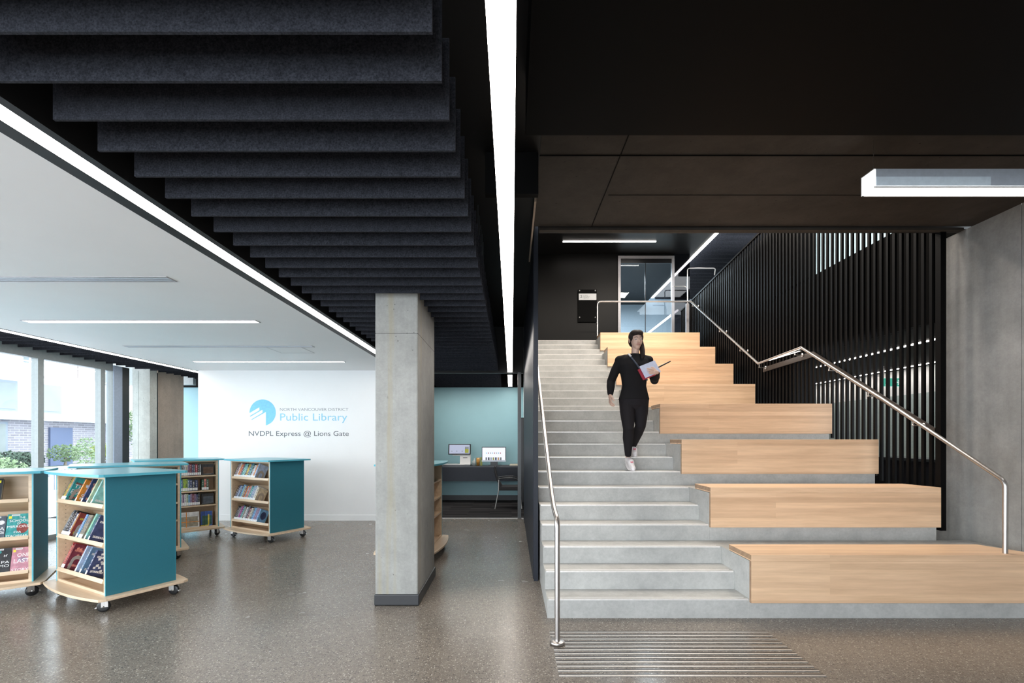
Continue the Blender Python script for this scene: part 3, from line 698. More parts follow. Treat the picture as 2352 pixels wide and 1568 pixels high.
B('steel_dull').tube([(-0.14, 0, 0.09), (-0.14, 0, 0.30)], 0.005, 8).tube([(0.14, 0, 0.09), (0.14, 0, 0.30)], 0.005, 8).build('hanger', ex)
# dark counter and bits behind the slats
t = thing('reception_counter', 'black counter seen low between the slats', 'counter', (6.0, 7.3, 0))
B('black_plastic').box(0, 0.5, -0.7, 0.7, 0, 1.20).build('body', t); B('frame_dark').box(-0.03, 0.53, -0.73, 0.73, 1.20, 1.24).build('worktop', t)
tag(B('yellow_item').box(-0.25, 0.25, -0.12, 0.12, 0, 0.07).build('storage_box', loc=(6.75, 8.75, 0.92)), 'flat yellow box seen between the slats', 'box')
t = thing('side_table', 'dark side table behind the slats carrying the yellow box', 'table', (6.75, 8.75, 0))
B('frame_dark').box(-0.45, 0.45, -0.35, 0.35, 0.88, 0.92).build('table_top', t)
for a in (-0.4, 0.4):
    for b_ in (-0.3, 0.3): B('frame_dark').box(a - 0.02, a + 0.02, b_ - 0.02, b_ + 0.02, 0, 0.88).build('leg', t)
# directory sign on the landing wall
zs = 13.0 / FPX
def lx(px): return (px - 1175) * zs
def lz(py): return EYE + (1008 - py) * zs
t = thing('floor_sign', 'small white and smoked glass floor directory showing a large 2', 'sign', (lx(1348), 13.0, lz(700)))
LM = Matrix.Translation(-t.location)
B('black_void').box(lx(1327), lx(1370), 12.955, 12.96, lz(740), lz(666), LM).build('glass_plate', t)
B('label_white').box(lx(1328.7), lx(1369), 12.948, 12.9545, lz(690), lz(675.3), LM).build('white_plate', t)
sp = B('steel')
for a in (1330.5, 1366.5):
    for c_ in (668.5, 729.5): sp.lathe([(0.0, 12.945), (0.018, 12.945), (0.018, 12.999), (0, 12.999)], 14, LM @ Matrix.Translation((lx(a), 0, lz(c_))), 'y')
sp.build('standoff', t)
TM = LM @ Matrix.Translation((0, 12.948, 0))
text_mesh('2', 'text_dark', lx(1332), lx(1336.6) - lx(1332), lz(684.9), lz(678.9) - lz(684.9), TM, 'numeral', t)
for body, a, b_, zz in (('Art Room', 1339, 1349, 680.4), ('Meeting Room', 1339, 1354, 683.2), ('Yoga Room', 1339, 1352, 686.0)):
    text_mesh(body, 'text_grey', lx(a), lx(b_) - lx(a), lz(zz), 0.022, TM, 'lettering', t)

# ------------------------------------------------------------------ computer room
t = thing('computer_counter', 'wide black counter fixed to the teal wall under the screens', 'counter', (-2.0, 11.5, 0))
B('black_plastic').box(-1.8, 2.19, 0, 0.58, 0.86, 0.89).build('worktop', t)
B('navy_panel').box(-1.8, 2.19, 0.0, 0.03, 0.53, 0.86).build('front_panel', t)
t = thing('tall_cabinet', 'tall black cabinet at the end of the computer counter', 'cabinet', (0.20, 11.0, 0))
B('black_paint').box(0, 0.085, 0, 0.48, 0.007, 2.02).build('body', t)
B('black_plastic').box(0.005, 0.08, -0.018, -0.001, 0.1, 2.0).build('door', t)
def quad_panel(mb, x0, x1, z0, z1, y0, y1): mb.box(x0, x1, y0, y1, z0, z1)
u = 11.72 / FPX
def rx(px): return (px - 1175) * u
def rz(py): return EYE + (1008 - py) * u
t = thing('self_checkout', 'white self checkout unit with tilted black framed screen', 'self checkout', (rx(1055), 11.70, 0.89)); LM = Matrix.Translation(-t.location)
tilt = LM @ Matrix.Translation((rx(1056), 11.68, rz(1031))) @ Matrix.Rotation(math.radians(-12), 4, 'X')
B('black_plastic').box(-0.27, 0.27, -0.012, 0.02, -0.135, 0.125, tilt).build('screen_frame', t, bevel=0.006)
sc_ = B('screen_glow_grey').box(-0.245, 0.245, -0.0135, -0.0121, -0.112, 0.102, tilt); so = sc_.build('screen', t)
im = B('olive').box(0.13, 0.22, -0.0145, -0.0136, -0.095, 0.0, tilt).use('text_grey').box(0.13, 0.22, -0.0145, -0.0136, 0.0, 0.055, tilt)
for a in (-0.2, -0.08, 0.05): im.box(a, a + 0.03, -0.0145, -0.0136, -0.06, -0.045, tilt)
im.build('picture', so)
B('white_plastic').box(rx(1057), rx(1081), 11.66, 11.84, 0.93, rz(1046), LM).box(rx(1040), rx(1081), 11.67, 11.80, rz(1046), rz(1043), LM).use('black_plastic').box(rx(1064), rx(1074), 11.655, 11.661, rz(1051.5), rz(1050), LM).build('printer_body', t, bevel=0.004)
B('black_plastic').box(rx(1019), rx(1081.5), 11.56, 11.95, 0.89, 0.915, LM).use('white_plastic').box(rx(1018.5), rx(1081), 11.56, 11.94, 0.915, 0.93, LM).build('base', t)
t = thing('computer_monitor', 'silver edged desktop screen showing a white web catalogue', 'monitor', (rx(1134), 11.75, 0.89)); LM = Matrix.Translation(-t.location)
B('black_plastic').box(rx(1106.5), rx(1162), 11.73, 11.76, rz(1060), rz(1026), LM).build('screen_frame', t, bevel=0.004)
so = B('screen_glow').box(rx(1107.8), rx(1160.6), 11.728, 11.7295, rz(1056.5), rz(1027.5), LM).build('screen', t)
B('silver').box(rx(1106.3), rx(1162.2), 11.722, 11.7279, rz(1060), rz(1056.6), LM).build('chin', t)
B('black_plastic').box(rx(1126), rx(1143), 11.77, 11.80, 0.90, rz(1045), LM).box(rx(1122), rx(1149), 11.68, 11.86, 0.89, 0.905, LM).build('stand', t)
im = MB(); rc = ['text_dark', 'text_grey', 'amber', 'ext_door', 'olive', 'frame_blue']
for i_ in range(7): im.use(rc[(i_ * 5 + 1) % 6]).box(rx(1115 + i_ * 5.5), rx(1118.8 + i_ * 5.5), 11.7265, 11.7279, rz(1056.4), rz(1050), LM)
for i_ in range(8): im.use(['logo_blue', 'red_cover', 'text_grey'][i_ % 3]).box(rx(1116 + i_ * 4.6), rx(1118 + i_ * 4.6), 11.7265, 11.7279, rz(1041.5), rz(1039), LM)
im.build('picture', so)
tag(B('clear_plastic').lathe([(0, 0), (0.032, 0), (0.032, 0.12), (0.012, 0.14), (0.012, 0.17), (0.0, 0.18)], 18).build('sanitizer_bottle', loc=(rx(1090), 11.62, 0.89)), 'clear pump bottle on the counter beside the self checkout', 'bottle')
tag(B('clear_plastic').lathe([(0, 0), (0.024, 0), (0.024, 0.10), (0.0, 0.12)], 18).build('glass_jar', loc=(rx(1086), 11.75, 0.89)), 'small clear jar half hidden behind the pump bottle', 'jar')
tag(B('amber').lathe([(0, 0), (0.04, 0), (0.044, 0.19), (0.0, 0.19)], 20).build('paper_cup', loc=(rx(1098.5), 11.64, 0.89)), 'tall amber and brown cup on the black counter', 'cup')
tag(B('olive').box(-0.025, 0.025, -0.03, 0.03, 0, 0.20).build('leaflet_box', loc=(rx(1105), 11.80, 0.89)), 'olive green leaflet box between cup and monitor', 'box')
tag(B('paper_block').box(-0.12, 0.12, -0.09, 0.09, 0, 0.02).box(-0.11, 0.1, -0.08, 0.1, 0.0201, 0.035).build('paper_pad', loc=(rx(1182), 11.75, 0.89)), 'loose papers at the end of the black counter', 'paper')
tag(B('black_plastic').box(-0.09, 0.09, -0.06, 0.06, 0, 0.02).build('keyboard', loc=(rx(1160), 11.60, 0.89)), 'small black keyboard under the monitor', 'keyboard')
# office chair
u2 = 10.9 / FPX
ch = thing('office_chair', 'black mesh back armchair drawn up to the computer counter', 'chair', (-0.06, 10.70, 0.0065))
def C_(x, y, z): return (x, y, z)
B('chair_mesh').prism([(-0.24, 0), (0.24, 0), (0.26, 0.05), (0.24, 0.085), (-0.2, 0.085), (-0.26, 0.05)], -0.23, 0.24, 'y').build('seat', ch, bevel=0.015, loc=(0.02, 0, 0.41))
bk = MB().use('chair_mesh'); prof2 = [(-0.31, 0.93), (-0.335, 0.90), (-0.29, 0.70), (-0.22, 0.52), (-0.165, 0.46), (-0.14, 0.48), (-0.20, 0.58), (-0.255, 0.72), (-0.285, 0.92)]
bk.prism([(a, b_) for a, b_ in prof2], -0.20, 0.20, 'y'); bk.build('backrest', ch, bevel=0.01)
for sy in (-0.25, 0.25):
    B('steel_dull').tube(path([(-0.30, sy, 0.012), (-0.22, sy, 0.42), (-0.22, sy, 0.66)], 0.03), 0.011, 10).build('leg', ch)
    B('steel_dull').tube(path([(0.28, sy, 0.012), (0.24, sy, 0.42), (0.24, sy, 0.64)], 0.03), 0.011, 10).build('leg', ch)
    B('black_plastic').tube(path([(-0.24, sy, 0.655), (-0.1, sy, 0.68), (0.12, sy, 0.68), (0.26, sy, 0.62)], 0.04), [0.016] * 0 or 0.017, 10).build('armrest', ch)

# ------------------------------------------------------------------ book trolleys
def rng(seed): return random.Random(seed)
def bow(w_, d_, ov, cut, n=10):
    """plan outline of the bowed board: w_ x d_ with both long edges swelling by ov and clipped corners"""
    p = []
    for k_ in range(n + 1):
        t_ = -1 + 2 * k_ / n; p.append((t_ * (w_ / 2 - cut * 0.4), -d_ / 2 - ov * (1 - t_ * t_)))
    p += [(w_ / 2, -d_ / 2 + cut), (w_ / 2, d_ / 2 - cut)]
    for k_ in range(n + 1):
        t_ = 1 - 2 * k_ / n; p.append((t_ * (w_ / 2 - cut * 0.4), d_ / 2 + ov * (1 - t_ * t_)))
    p += [(-w_ / 2, d_ / 2 - cut), (-w_ / 2, -d_ / 2 + cut)]
    return p
BW, BD, TOPZ = 1.00, 0.57, 1.22
TILT = math.radians(24)
def cart(label, cx, cy, ang, kind, lips):
    t = thing('book_trolley', label, 'book trolley', (cx, cy, 0), ang, 'teal topped book trolleys')
    hw, hd = BW / 2, BD / 2
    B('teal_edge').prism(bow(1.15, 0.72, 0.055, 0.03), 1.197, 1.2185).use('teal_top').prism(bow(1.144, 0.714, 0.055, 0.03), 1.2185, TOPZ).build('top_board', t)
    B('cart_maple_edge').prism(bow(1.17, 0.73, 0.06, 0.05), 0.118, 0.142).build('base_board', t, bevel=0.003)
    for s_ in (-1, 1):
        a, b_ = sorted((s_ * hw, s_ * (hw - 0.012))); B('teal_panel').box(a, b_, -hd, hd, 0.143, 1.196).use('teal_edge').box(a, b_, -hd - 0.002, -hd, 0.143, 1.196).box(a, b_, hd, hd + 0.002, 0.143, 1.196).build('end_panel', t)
        a, b_ = sorted((s_ * (hw - 0.0121), s_ * (hw - 0.036))); ip = B('cart_maple').box(a, b_, -hd + 0.002, hd - 0.002, 0.143, 1.196)
        ip.use('cart_maple_edge').box(a, b_, -hd, -hd + 0.002, 0.143, 1.196)
        if kind == 'sloped':
            ip.use('frame_dark')
            xi = s_ * (hw - 0.0362)
            for k_ in range(24): ip.box(min(xi, xi - s_ * 0.0006), max(xi, xi - s_ * 0.0006), -hd + 0.055, -hd + 0.060, 0.24 + k_ * 0.037, 0.245 + k_ * 0.037)
        ip.build('side_panel', t)
    iw = hw - 0.0365
    B('cart_maple').box(-iw, iw, -0.008, 0.008, 0.143, 1.196).build('divider', t)
    B('cart_maple_edge').box(-iw, iw, -hd + 0.002, -hd + 0.018, 0.143, 0.168).build('bottom_rail', t)
    B('cart_maple_edge').box(-iw, iw, -hd + 0.004, -hd + 0.02, 1.172, 1.196).build('top_rail', t)
    B('cart_maple_edge').box(-iw, iw, hd - 0.018, hd - 0.002, 0.143, 0.168).build('bottom_rail', t)
    for side in (-1, 1):
        for z_ in lips:
            if kind == 'sloped':
                M = Matrix.Rotation(PI if side > 0 else 0, 4, 'Z') @ Matrix.Translation((0, -hd + 0.012, z_)) @ Matrix.Rotation(-TILT, 4, 'X')
                B('cart_maple').box(-iw, iw, 0.0, 0.255, -0.030, -0.012, M).use('cart_maple_edge').box(-iw, iw, -0.016, 0.0, -0.032, 0.004, M).build('shelf', t)
            else:
                M = Matrix.Rotation(PI if side > 0 else 0, 4, 'Z')
                B('cart_maple').box(-iw, iw, -hd + 0.006, -0.01, z_ - 0.02, z_, M).use('cart_maple_edge').box(-iw, iw, -hd + 0.004, -hd + 0.0059, z_ - 0.02, z_, M).build('shelf', t)
    for sx_ in (-1, 1):
        for sy in (-1, 1):
            a = random.uniform(0, 6.28)
            M = Matrix.Translation((sx_ * 0.47, sy * 0.27, 0)) @ Matrix.Rotation(a, 4, 'Z')
            c_ = B('steel_dull').box(-0.035, 0.035, -0.03, 0.03, 0.110, 0.118, M).box(-0.02, 0.03, -0.024, -0.020, 0.045, 0.11, M).box(-0.02, 0.03, 0.020, 0.024, 0.045, 0.11, M).lathe([(0, 0.1), (0.022, 0.1), (0.022, 0.11), (0, 0.11)], 16, M)
            cc = c_.build('caster', t)
            B('wheel_black').lathe([(0.0, -0.016), (0.035, -0.016), (0.046, -0.014), (0.05, -0.008), (0.05, 0.008), (0.046, 0.014), (0.035, 0.016), (0, 0.016)], 28, M @ Matrix.Translation((0.016, 0, 0.05)), 'y').use('steel_dull').lathe([(0, -0.027), (0.010, -0.027), (0.010, 0.027), (0, 0.027)], 12, M @ Matrix.Translation((0.016, 0, 0.05)), 'y').build('wheel', cc)
            B('steel_dull').prism([(0.02, 0.055), (0.075, 0.035), (0.078, 0.042), (0.03, 0.07)], -0.012, 0.012, 'y', M).build('brake_pedal', cc)
    return t, Matrix.Translation((cx, cy, 0)) @ Matrix.Rotation(ang, 4, 'Z')
COLS = {}
def cmat(c):
    key = 'cover_%02x%02x%02x' % tuple(int(x * 255) for x in c)
    if key not in MATS:
        m, nt, b = new_mat(key); setp(b, c, 0.42)
        f = noise(nt, coords(nt, obj=True), 22, 3, 0.5)
        nt.links.new(ramp(nt, f, [(0.42, tuple(x * 0.82 for x in c)), (0.6, tuple(min(1, x * 1.1 + 0.01) for x in c))]), b.inputs['Base Color'])
    return key
NAMED = {'charcoal': (0.03, 0.03, 0.035), 'black': (0.012, 0.012, 0.015), 'yellow': (0.62, 0.48, 0.05), 'peach': (0.75, 0.33, 0.22), 'teal': (0.03, 0.30, 0.30), 'rust red': (0.24, 0.04, 0.03),
         'orange': (0.75, 0.27, 0.04), 'navy': (0.03, 0.05, 0.14), 'pale green': (0.45, 0.55, 0.38), 'grey': (0.20, 0.22, 0.24), 'slate': (0.08, 0.10, 0.13), 'white': (0.70, 0.70, 0.70), 'cream': (0.62, 0.56, 0.42),
         'sky blue': (0.18, 0.42, 0.70), 'taupe': (0.28, 0.25, 0.19), 'aqua': (0.25, 0.55, 0.52), 'maroon': (0.16, 0.02, 0.04), 'salmon': (0.70, 0.25, 0.19), 'pale blue': (0.40, 0.50, 0.68), 'bottle green': (0.02, 0.10, 0.06),
         'magenta': (0.55, 0.06, 0.35), 'crimson': (0.40, 0.03, 0.04), 'lime': (0.35, 0.50, 0.06), 'mauve': (0.30, 0.20, 0.30), 'royal blue': (0.03, 0.10, 0.40), 'brown': (0.13, 0.07, 0.04), 'pink': (0.55, 0.25, 0.32), 'steel blue': (0.12, 0.22, 0.35)}
def book(M, col, th, dp, ht, label, group, detail=True, spine_label=True, art=None):
    """spine faces -y; local box x 0..th, y 0..dp, z 0..ht, in the frame M (a full world matrix)"""
    cm = cmat(NAMED[col]); o = MB().use(cm)
    c_ = min(0.0018, th * 0.15)
    o.box(0, c_, 0, dp, 0, ht).box(th - c_, th, 0, dp, 0, ht).box(c_, th - c_, 0, c_, 0, ht)
    b_ = o.build('book'); b_.matrix_world = M
    tag(b_, label, 'book', group)
    B('paper_block').box(c_, th - c_, c_, dp - 0.003, 0.002, ht - 0.003).build('pages', b_)
    if spine_label: B('label_white').box(0.001, th - 0.001, -0.0006, 0.0, 0.008, 0.048).build('call_label', b_)
    acc = art or ('white' if sum(NAMED[col]) < 0.7 else 'navy')
    if detail:
        a = B(cmat(NAMED[acc])); z_ = 0.062; rr2 = rng(hash((round(M[0][3], 3), round(M[1][3], 3), round(M[2][3], 2))) & 0xffff)
        while z_ < ht - 0.02:
            h_ = rr2.choice((0.0025, 0.004, 0.005, 0.006)); a.box(th * rr2.choice((0.28, 0.34, 0.38)), th * rr2.choice((0.62, 0.66, 0.72)), -0.0007, 0.0, z_, min(z_ + h_, ht - 0.012)); z_ += h_ + rr2.choice((0.0016, 0.0022, 0.0022, 0.012))
        # cover picture on the far cover
        sty = rr2.randrange(3); cy2, cz3 = dp * 0.5, ht * rr2.uniform(0.38, 0.62)
        if sty == 0: a.prism([(cy2 + dp * 0.33 * math.cos(q_ * PI / 10), cz3 + dp * 0.42 * math.sin(q_ * PI / 10)) for q_ in range(20)], th, th + 0.0006, 'x')
        elif sty == 1:
            for q_ in range(9):
                y_, zz_ = rr2.uniform(0.02, dp - 0.04), rr2.uniform(0.03, ht - 0.04); w2 = rr2.uniform(0.008, 0.022)
                a.prism([(y_, zz_), (y_ + w2, zz_ + w2 * 0.4), (y_ + w2 * 0.7, zz_ + w2 * 1.5), (y_ - w2 * 0.3, zz_ + w2)], th, th + 0.0006, 'x')
        if art:
            for q_ in range(2):
                y_ = 0.018
                while y_ < dp - 0.03:
                    w2 = rr2.uniform(0.008, 0.016); a.box(th + 0.0006, th + 0.0010, y_, y_ + w2 * 0.75, ht * (0.72 - q_ * 0.56), ht * (0.80 - q_ * 0.56)); y_ += w2
        a.build('title', b_)
    return b_
def bookend(M, label):
    t = B('bookend_steel'); n = 10
    outer = [(0.02, 0)] + [(0.07 + 0.05 * math.cos(PI - PI * k_ / n), 0.10 + 0.05 * math.sin(PI * k_ / n)) for k_ in range(n + 1)] + [(0.12, 0)]
    inner = [(0.096, 0)] + [(0.07 + 0.026 * math.cos(PI * k_ / n), 0.09 + 0.026 * math.sin(PI * k_ / n)) for k_ in range(n + 1)] + [(0.044, 0)]
    pts_ = outer + inner
    # arch plate as strips
    for k_ in range(n):
        o0, o1 = outer[1 + k_], outer[2 + k_]; i0, i1 = inner[-2 - k_], inner[-3 - k_]
        t.prism([o0, o1, i1, i0], 0, 0.0015, 'x')
    t.prism([(0.02, 0), (0.02, 0.10), (0.044, 0.09), (0.044, 0)], 0, 0.0015, 'x').prism([(0.096, 0), (0.096, 0.09), (0.12, 0.10), (0.12, 0)], 0, 0.0015, 'x')
    t.box(-0.06, 0.0, 0.02, 0.12, 0.0, 0.001)
    o = t.build('bookend'); o.matrix_world = M; tag(o, label, 'bookend', 'steel bookends'); return o
def sloped_frame(CM, z_): return CM @ Matrix.Translation((0, -BD / 2 + 0.013, z_ - 0.001)) @ Matrix.Rotation(-TILT, 4, 'X') @ Matrix.Translation((0, 0, -0.0105))

LIPS = (0.94, 0.60, 0.275)
ROWN = ['top', 'middle', 'bottom']
# trolley A: closest, teal end towards the column
cA, MA = cart('large teal book trolley nearest the camera, its full teal end facing the column', -3.885, 4.755, math.radians(-28.4), 'sloped', LIPS)
rowsA = [
    [('charcoal', .018), ('yellow', .030), ('peach', .016), ('teal', .028, 'rust red'), 'E', .19, ('orange', .026, 'white'), .10, ('navy', .026, 'peach'), .085, ('pale green', .024, 'orange'), .06, ('aqua', .024, 'white')],
    [('grey', .014), ('slate', .030), ('charcoal', .028), ('black', .034), ('navy', .02, 'white'), ('white', .022, 'black'), ('rust red', .028, 'yellow'), 'E', .12, ('sky blue', .034, 'crimson'), .02, ('taupe', .040), ('taupe', .036), .04, ('aqua', .028, 'lime'), .05, ('navy', .026, 'white')],
    [('crimson', .016), ('salmon', .018), ('maroon', .030, 'salmon'), 'E', .22, ('pale blue', .026, 'white'), .07, ('steel blue', .028, 'white'), .09, ('navy', .03, 'white')]]
def fill_sloped(CM, rows, lips, where, seed, ht0=0.252, dp0=0.148):
    r_ = rng(seed)
    for ri, row in enumerate(rows):
        x = -BW / 2 + 0.045; F = sloped_frame(CM, lips[ri]); bi = 0; be = 0
        for it in row:
            if it == 'E':
                bookend(F @ Matrix.Translation((x + 0.0025, 0.004, 0)), 'arched steel bookend on the %s shelf of the %s' % (ROWN[ri], where)); x += 0.008; continue
            if isinstance(it, float): x += it; continue
            col, th = it[0], it[1]; art = it[2] if len(it) > 2 else None
            if x + th > BW / 2 - 0.04: break
            ht = ht0 * r_.uniform(0.90, 1.03); dp = dp0 * r_.uniform(0.93, 1.03)
            lab = '%s book, %s along the %s shelf of the %s' % (col, ORD[bi], ROWN[ri], where)
            book(F @ Matrix.Translation((x, 0.0, 0.0018)), col, th, dp, ht, lab, 'books on the ' + where, art=art)
            x += th + 0.0012; bi += 1
fill_sloped(MA, rowsA, LIPS, 'nearest trolley', 1)
def side_title(bk_name, th, lines):
    b_ = bpy.data.objects[bk_name]; RM = Matrix.Translation((th + 0.0008, 0, 0)) @ Matrix.Rotation(PI / 2, 4, 'Z')
    for txt, mat, x0, x1, z0, z1 in lines: text_mesh(txt, mat, x0, x1 - x0, z0, z1 - z0, RM, 'cover_title', b_)
side_title('book.003', .028, [('THIS', 'label_white', .015, .135, .145, .18), ('EDEN', 'label_white', .012, .135, .085, .125)])
side_title('book.004', .026, [('SUN', 'label_white', .02, .12, .05, .09)])
# big title on the first visible cover of trolley A
# trolley B: at the left frame edge with face-out books
angB = math.atan2(0.55, 0.835)
sB = Vector((math.cos(angB), math.sin(angB), 0)); nB = Vector((-sB.y, sB.x, 0))
cB0 = Vector((-4.665, 4.72, 0)) - sB * 0.5 + nB * (BD / 2)
cB, MBm = cart('teal book trolley at the window with covers facing outward', cB0.x, cB0.y, angB, 'sloped', (0.945, 0.585, 0.255))
LB = (0.945, 0.585, 0.255)
def face_book(M, col, w_, ht, th, label, group, lines, yellow=True, art=None, tw=1.0):
    """cover faces -y: x 0..w_, z 0..ht, y 0..th"""
    cm = cmat(NAMED[col]); o = MB().use(cm); c_ = 0.0018
    o.box(0, w_, 0, c_, 0, ht).box(0, w_, th - c_, th, 0, ht).box(0, c_, c_, th - c_, 0, ht)
    b_ = o.build('book'); b_.matrix_world = M; tag(b_, label, 'book', group)
    B('paper_block').box(c_, w_ - 0.003, c_, th - c_, 0.002, ht - 0.003).build('pages', b_)
    B('label_white').box(w_ * 0.18, w_ * 0.55, -0.0006, 0, ht - 0.020, ht - 0.006).use('text_grey').box(w_ * 0.2, w_ * 0.53, -0.0009, -0.0006, ht - 0.015, ht - 0.010).build('barcode_label', b_)
    if yellow: B('label_yellow').box(w_ * 0.06 if yellow != 2 else w_ * 0.80, w_ * 0.20 if yellow != 2 else w_ * 0.94, -0.0006, 0, ht - 0.045, ht - 0.020).build('age_sticker', b_)
    if art:
        a = B(cmat(NAMED[art[0]])); cx2, cz2, ra, rb = art[1:]
        a.prism([(cx2 * w_ + ra * w_ * math.cos(k_ * PI / 12), cz2 * ht + rb * ht * math.sin(k_ * PI / 12)) for k_ in range(24)], -0.0007, 0, 'y'); a.build('cover_picture', b_)
    for txt, mat, x0, x1, z0, z1 in lines:
        text_mesh(txt, mat, x0 * w_, (x1 - x0) * w_, z0 * ht, (z1 - z0) * ht, I4, 'title', b_)
    return b_
Y_, W_ = cmat((0.75, 0.55, 0.08)), 'label_white'
LG = cmat((0.55, 0.62, 0.15))
gB = 'face-out books on the window trolley'
def fr(ri, x): return sloped_frame(MBm, LB[ri]) @ Matrix.Translation((x, 0.001, 0))
face_book(fr(0, 0.055), 'charcoal', 0.215, 0.235, 0.035, 'black thriller with yellow capitals and dark red lips, alone on top shelf', gB,
          [('HILLARY', Y_, .10, .82, .84, .94), ('RODHAM', Y_, .08, .90, .71, .81), ('CLINTON', Y_, .08, .90, .585, .685), ('STATE', W_, .30, .66, .45, .52), ('OF', W_, .44, .54, .375, .43), ('TERROR', W_, .20, .74, .27, .35), ('LOUISE PENNY', Y_, .06, .98, .06, .16)], yellow=2, art=('maroon', 0.5, 0.42, 0.44, 0.22))
face_book(fr(1, 0.045), 'black', 0.16, 0.225, 0.03, 'black cover with pale green wording, second shelf of window trolley', gB,
          [('EDWARD', cmat((0.5, 0.55, 0.45)), .35, 1.0, .70, .80), ('HILL', cmat((0.5, 0.55, 0.45)), .45, .9, .56, .65), ('THE', LG, .42, .85, .30, .40), ('SECRET', LG, .1, .9, .16, .26)], yellow=0, art=('grey', 0.4, 0.5, 0.3, 0.12))
face_book(fr(1, 0.165) @ Matrix.Translation((0, 0.032, 0)) if False else fr(1, 0.208), 'slate', 0.085, 0.232, 0.03, 'slim slate cover with large pale serif capitals and a moon', gB,
          [('DA', W_, .1, .95, .38, .52), ('S', W_, .62, .95, .24, .36)], yellow=0, art=('white', 0.62, 0.72, 0.28, 0.09))
face_book(fr(1, 0.298), 'teal', 0.158, 0.245, 0.034, 'teal and rust cover with white capitals at the shelf end', gB,
          [('THE', W_, .52, .80, .80, .88), ('SCHOOL', W_, .12, .96, .67, .77), ('OF', W_, .46, .62, .56, .64), ('MIRRORS', W_, .04, .98, .43, .53), ('EVA', W_, .36, .68, .22, .30), ('STACHNIAK', W_, .03, .98, .06, .15)], art=('rust red', 0.72, 0.4, 0.26, 0.2))
face_book(fr(2, -0.06), 'steel blue', 0.145, 0.225, 0.03, 'plain blue cover on the lowest shelf of window trolley', gB, [('SEA', W_, .15, .8, .7, .8)], yellow=0)
face_book(fr(2, 0.088), 'cream', 0.110, 0.235, 0.03, 'cream cover with red floral marks and black brush script', gB, [("I'm so", 'red_cover', .25, .85, .62, .74), ('The', 'text_dark', .35, .95, .30, .45), ('Dr', 'text_dark', .35, .9, .10, .26)], art=('salmon', 0.3, 0.8, 0.2, 0.08))
face_book(fr(2, 0.202), 'black', 0.125, 0.250, 0.03, 'black cover with teal leaves standing beside the pink one', gB, [('If', W_, .6, .8, .66, .74), ('PA', W_, .5, .95, .40, .50), ('MO', W_, .4, .95, .26, .36)], yellow=0, art=('teal', 0.25, 0.85, 0.2, 0.07))
face_book(fr(2, 0.331), 'pink', 0.130, 0.245, 0.032, 'pink cover with big white capitals at the lowest shelf end', gB, [('ONE', W_, .30, .98, .62, .76), ('LAST', W_, .15, .98, .38, .54), ('STORY', W_, .08, .98, .04, .16)], art=('mauve', 0.6, 0.50, 0.28, 0.1))

# trolley D: far, near the white wall, teal end towards the column
sD = Vector((0.868, -0.497, 0)); nD = Vector((0.497, 0.868, 0)); cD0 = Vector((-3.56, 7.14, 0)) - sD * 0.475 + nD * (BD / 2 - 0.02)
cD, MD = cart('far teal book trolley standing before the white wall, teal end visible', cD0.x, cD0.y, math.atan2(sD.y, sD.x), 'sloped', LIPS)
PAL = ['charcoal', 'crimson', 'orange', 'slate', 'teal', 'aqua', 'white', 'brown', 'navy', 'sky blue', 'grey', 'rust red', 'pale blue', 'cream', 'black', 'salmon', 'steel blue', 'mauve', 'lime', 'maroon']
rD = rng(31); rowsD = []
firsts = [['grey', 'maroon', 'white', 'orange', 'crimson', 'charcoal', 'teal', 'aqua', 'black', 'yellow', 'navy'], ['brown', 'navy', 'pale blue', 'charcoal', 'sky blue', 'pale green', 'maroon', 'orange', 'steel blue', 'salmon', 'grey'], ['black', 'charcoal', 'grey', 'magenta', 'navy', 'aqua', 'brown', 'white', 'slate', 'maroon', 'cream']]
for ri in range(3):
    row = []
    for k_ in range(16):
        col = firsts[ri][k_] if k_ < len(firsts[ri]) else PAL[rD.randrange(len(PAL))]
        row.append((col, rD.uniform(.026, .044)))
        if k_ == 15 and ri < 2: row.append('E')
    rowsD.append(row)
fill_sloped(MD, rowsD, LIPS, 'trolley at the white wall', 5, 0.240, 0.150)

# trolley C: far, flat shelves facing the camera
FL = (0.962, 0.725, 0.50)
sC = Vector((0.76, 0.65, 0)); nC = Vector((-0.65, 0.76, 0)); cC0 = Vector((-4.66, 7.70, 0)) - sC * 0.5 + nC * (BD / 2)
cC, MC = cart('teal topped book trolley with level shelves facing the room', cC0.x, cC0.y, math.atan2(sC.y, sC.x), 'flat', FL)
def fill_flat(CM, z_, items, where, rname, seed, group, x=-BW / 2 + 0.05, ht0=0.185):
    r_ = rng(seed); bi = 0
    for it in items:
        if isinstance(it, float): x += it; continue
        col, th = it; ht = ht0 * r_.uniform(0.9, 1.02)
        lab = '%s book, %s along the %s shelf of the %s' % (col, ORD[bi], rname, where)
        if x + th > BW / 2 - 0.04: break
        book(CM @ Matrix.Translation((x, -BD / 2 + 0.03, z_ + 0.002)), col, th, 0.13, ht, lab, group); x += th + 0.001; bi += 1
rC = rng(12)
def some(cols, lo=0.022, hi=0.032): return [(c_, rC.uniform(lo, hi)) for c_ in cols]
C1 = ['black', 'brown', 'maroon', 'cream', 'slate', 'navy', 'white', 'charcoal', 'white', 'cream', 'steel blue', 'maroon', 'navy', 'navy', 'slate', 'navy', 'crimson', 'grey', 'charcoal', 'white', 'cream', 'mauve', 'maroon', 'navy', 'slate', 'crimson', 'charcoal', 'grey']
C2 = ['maroon', 'navy', 'crimson', 'white', 'orange', 'bottle green', 'yellow', 'charcoal', 'cream', 'orange', 'grey', 'yellow', 'charcoal', 'maroon', 'royal blue', 'lime', 'lime', 'steel blue', 'navy', 'charcoal', 'navy']
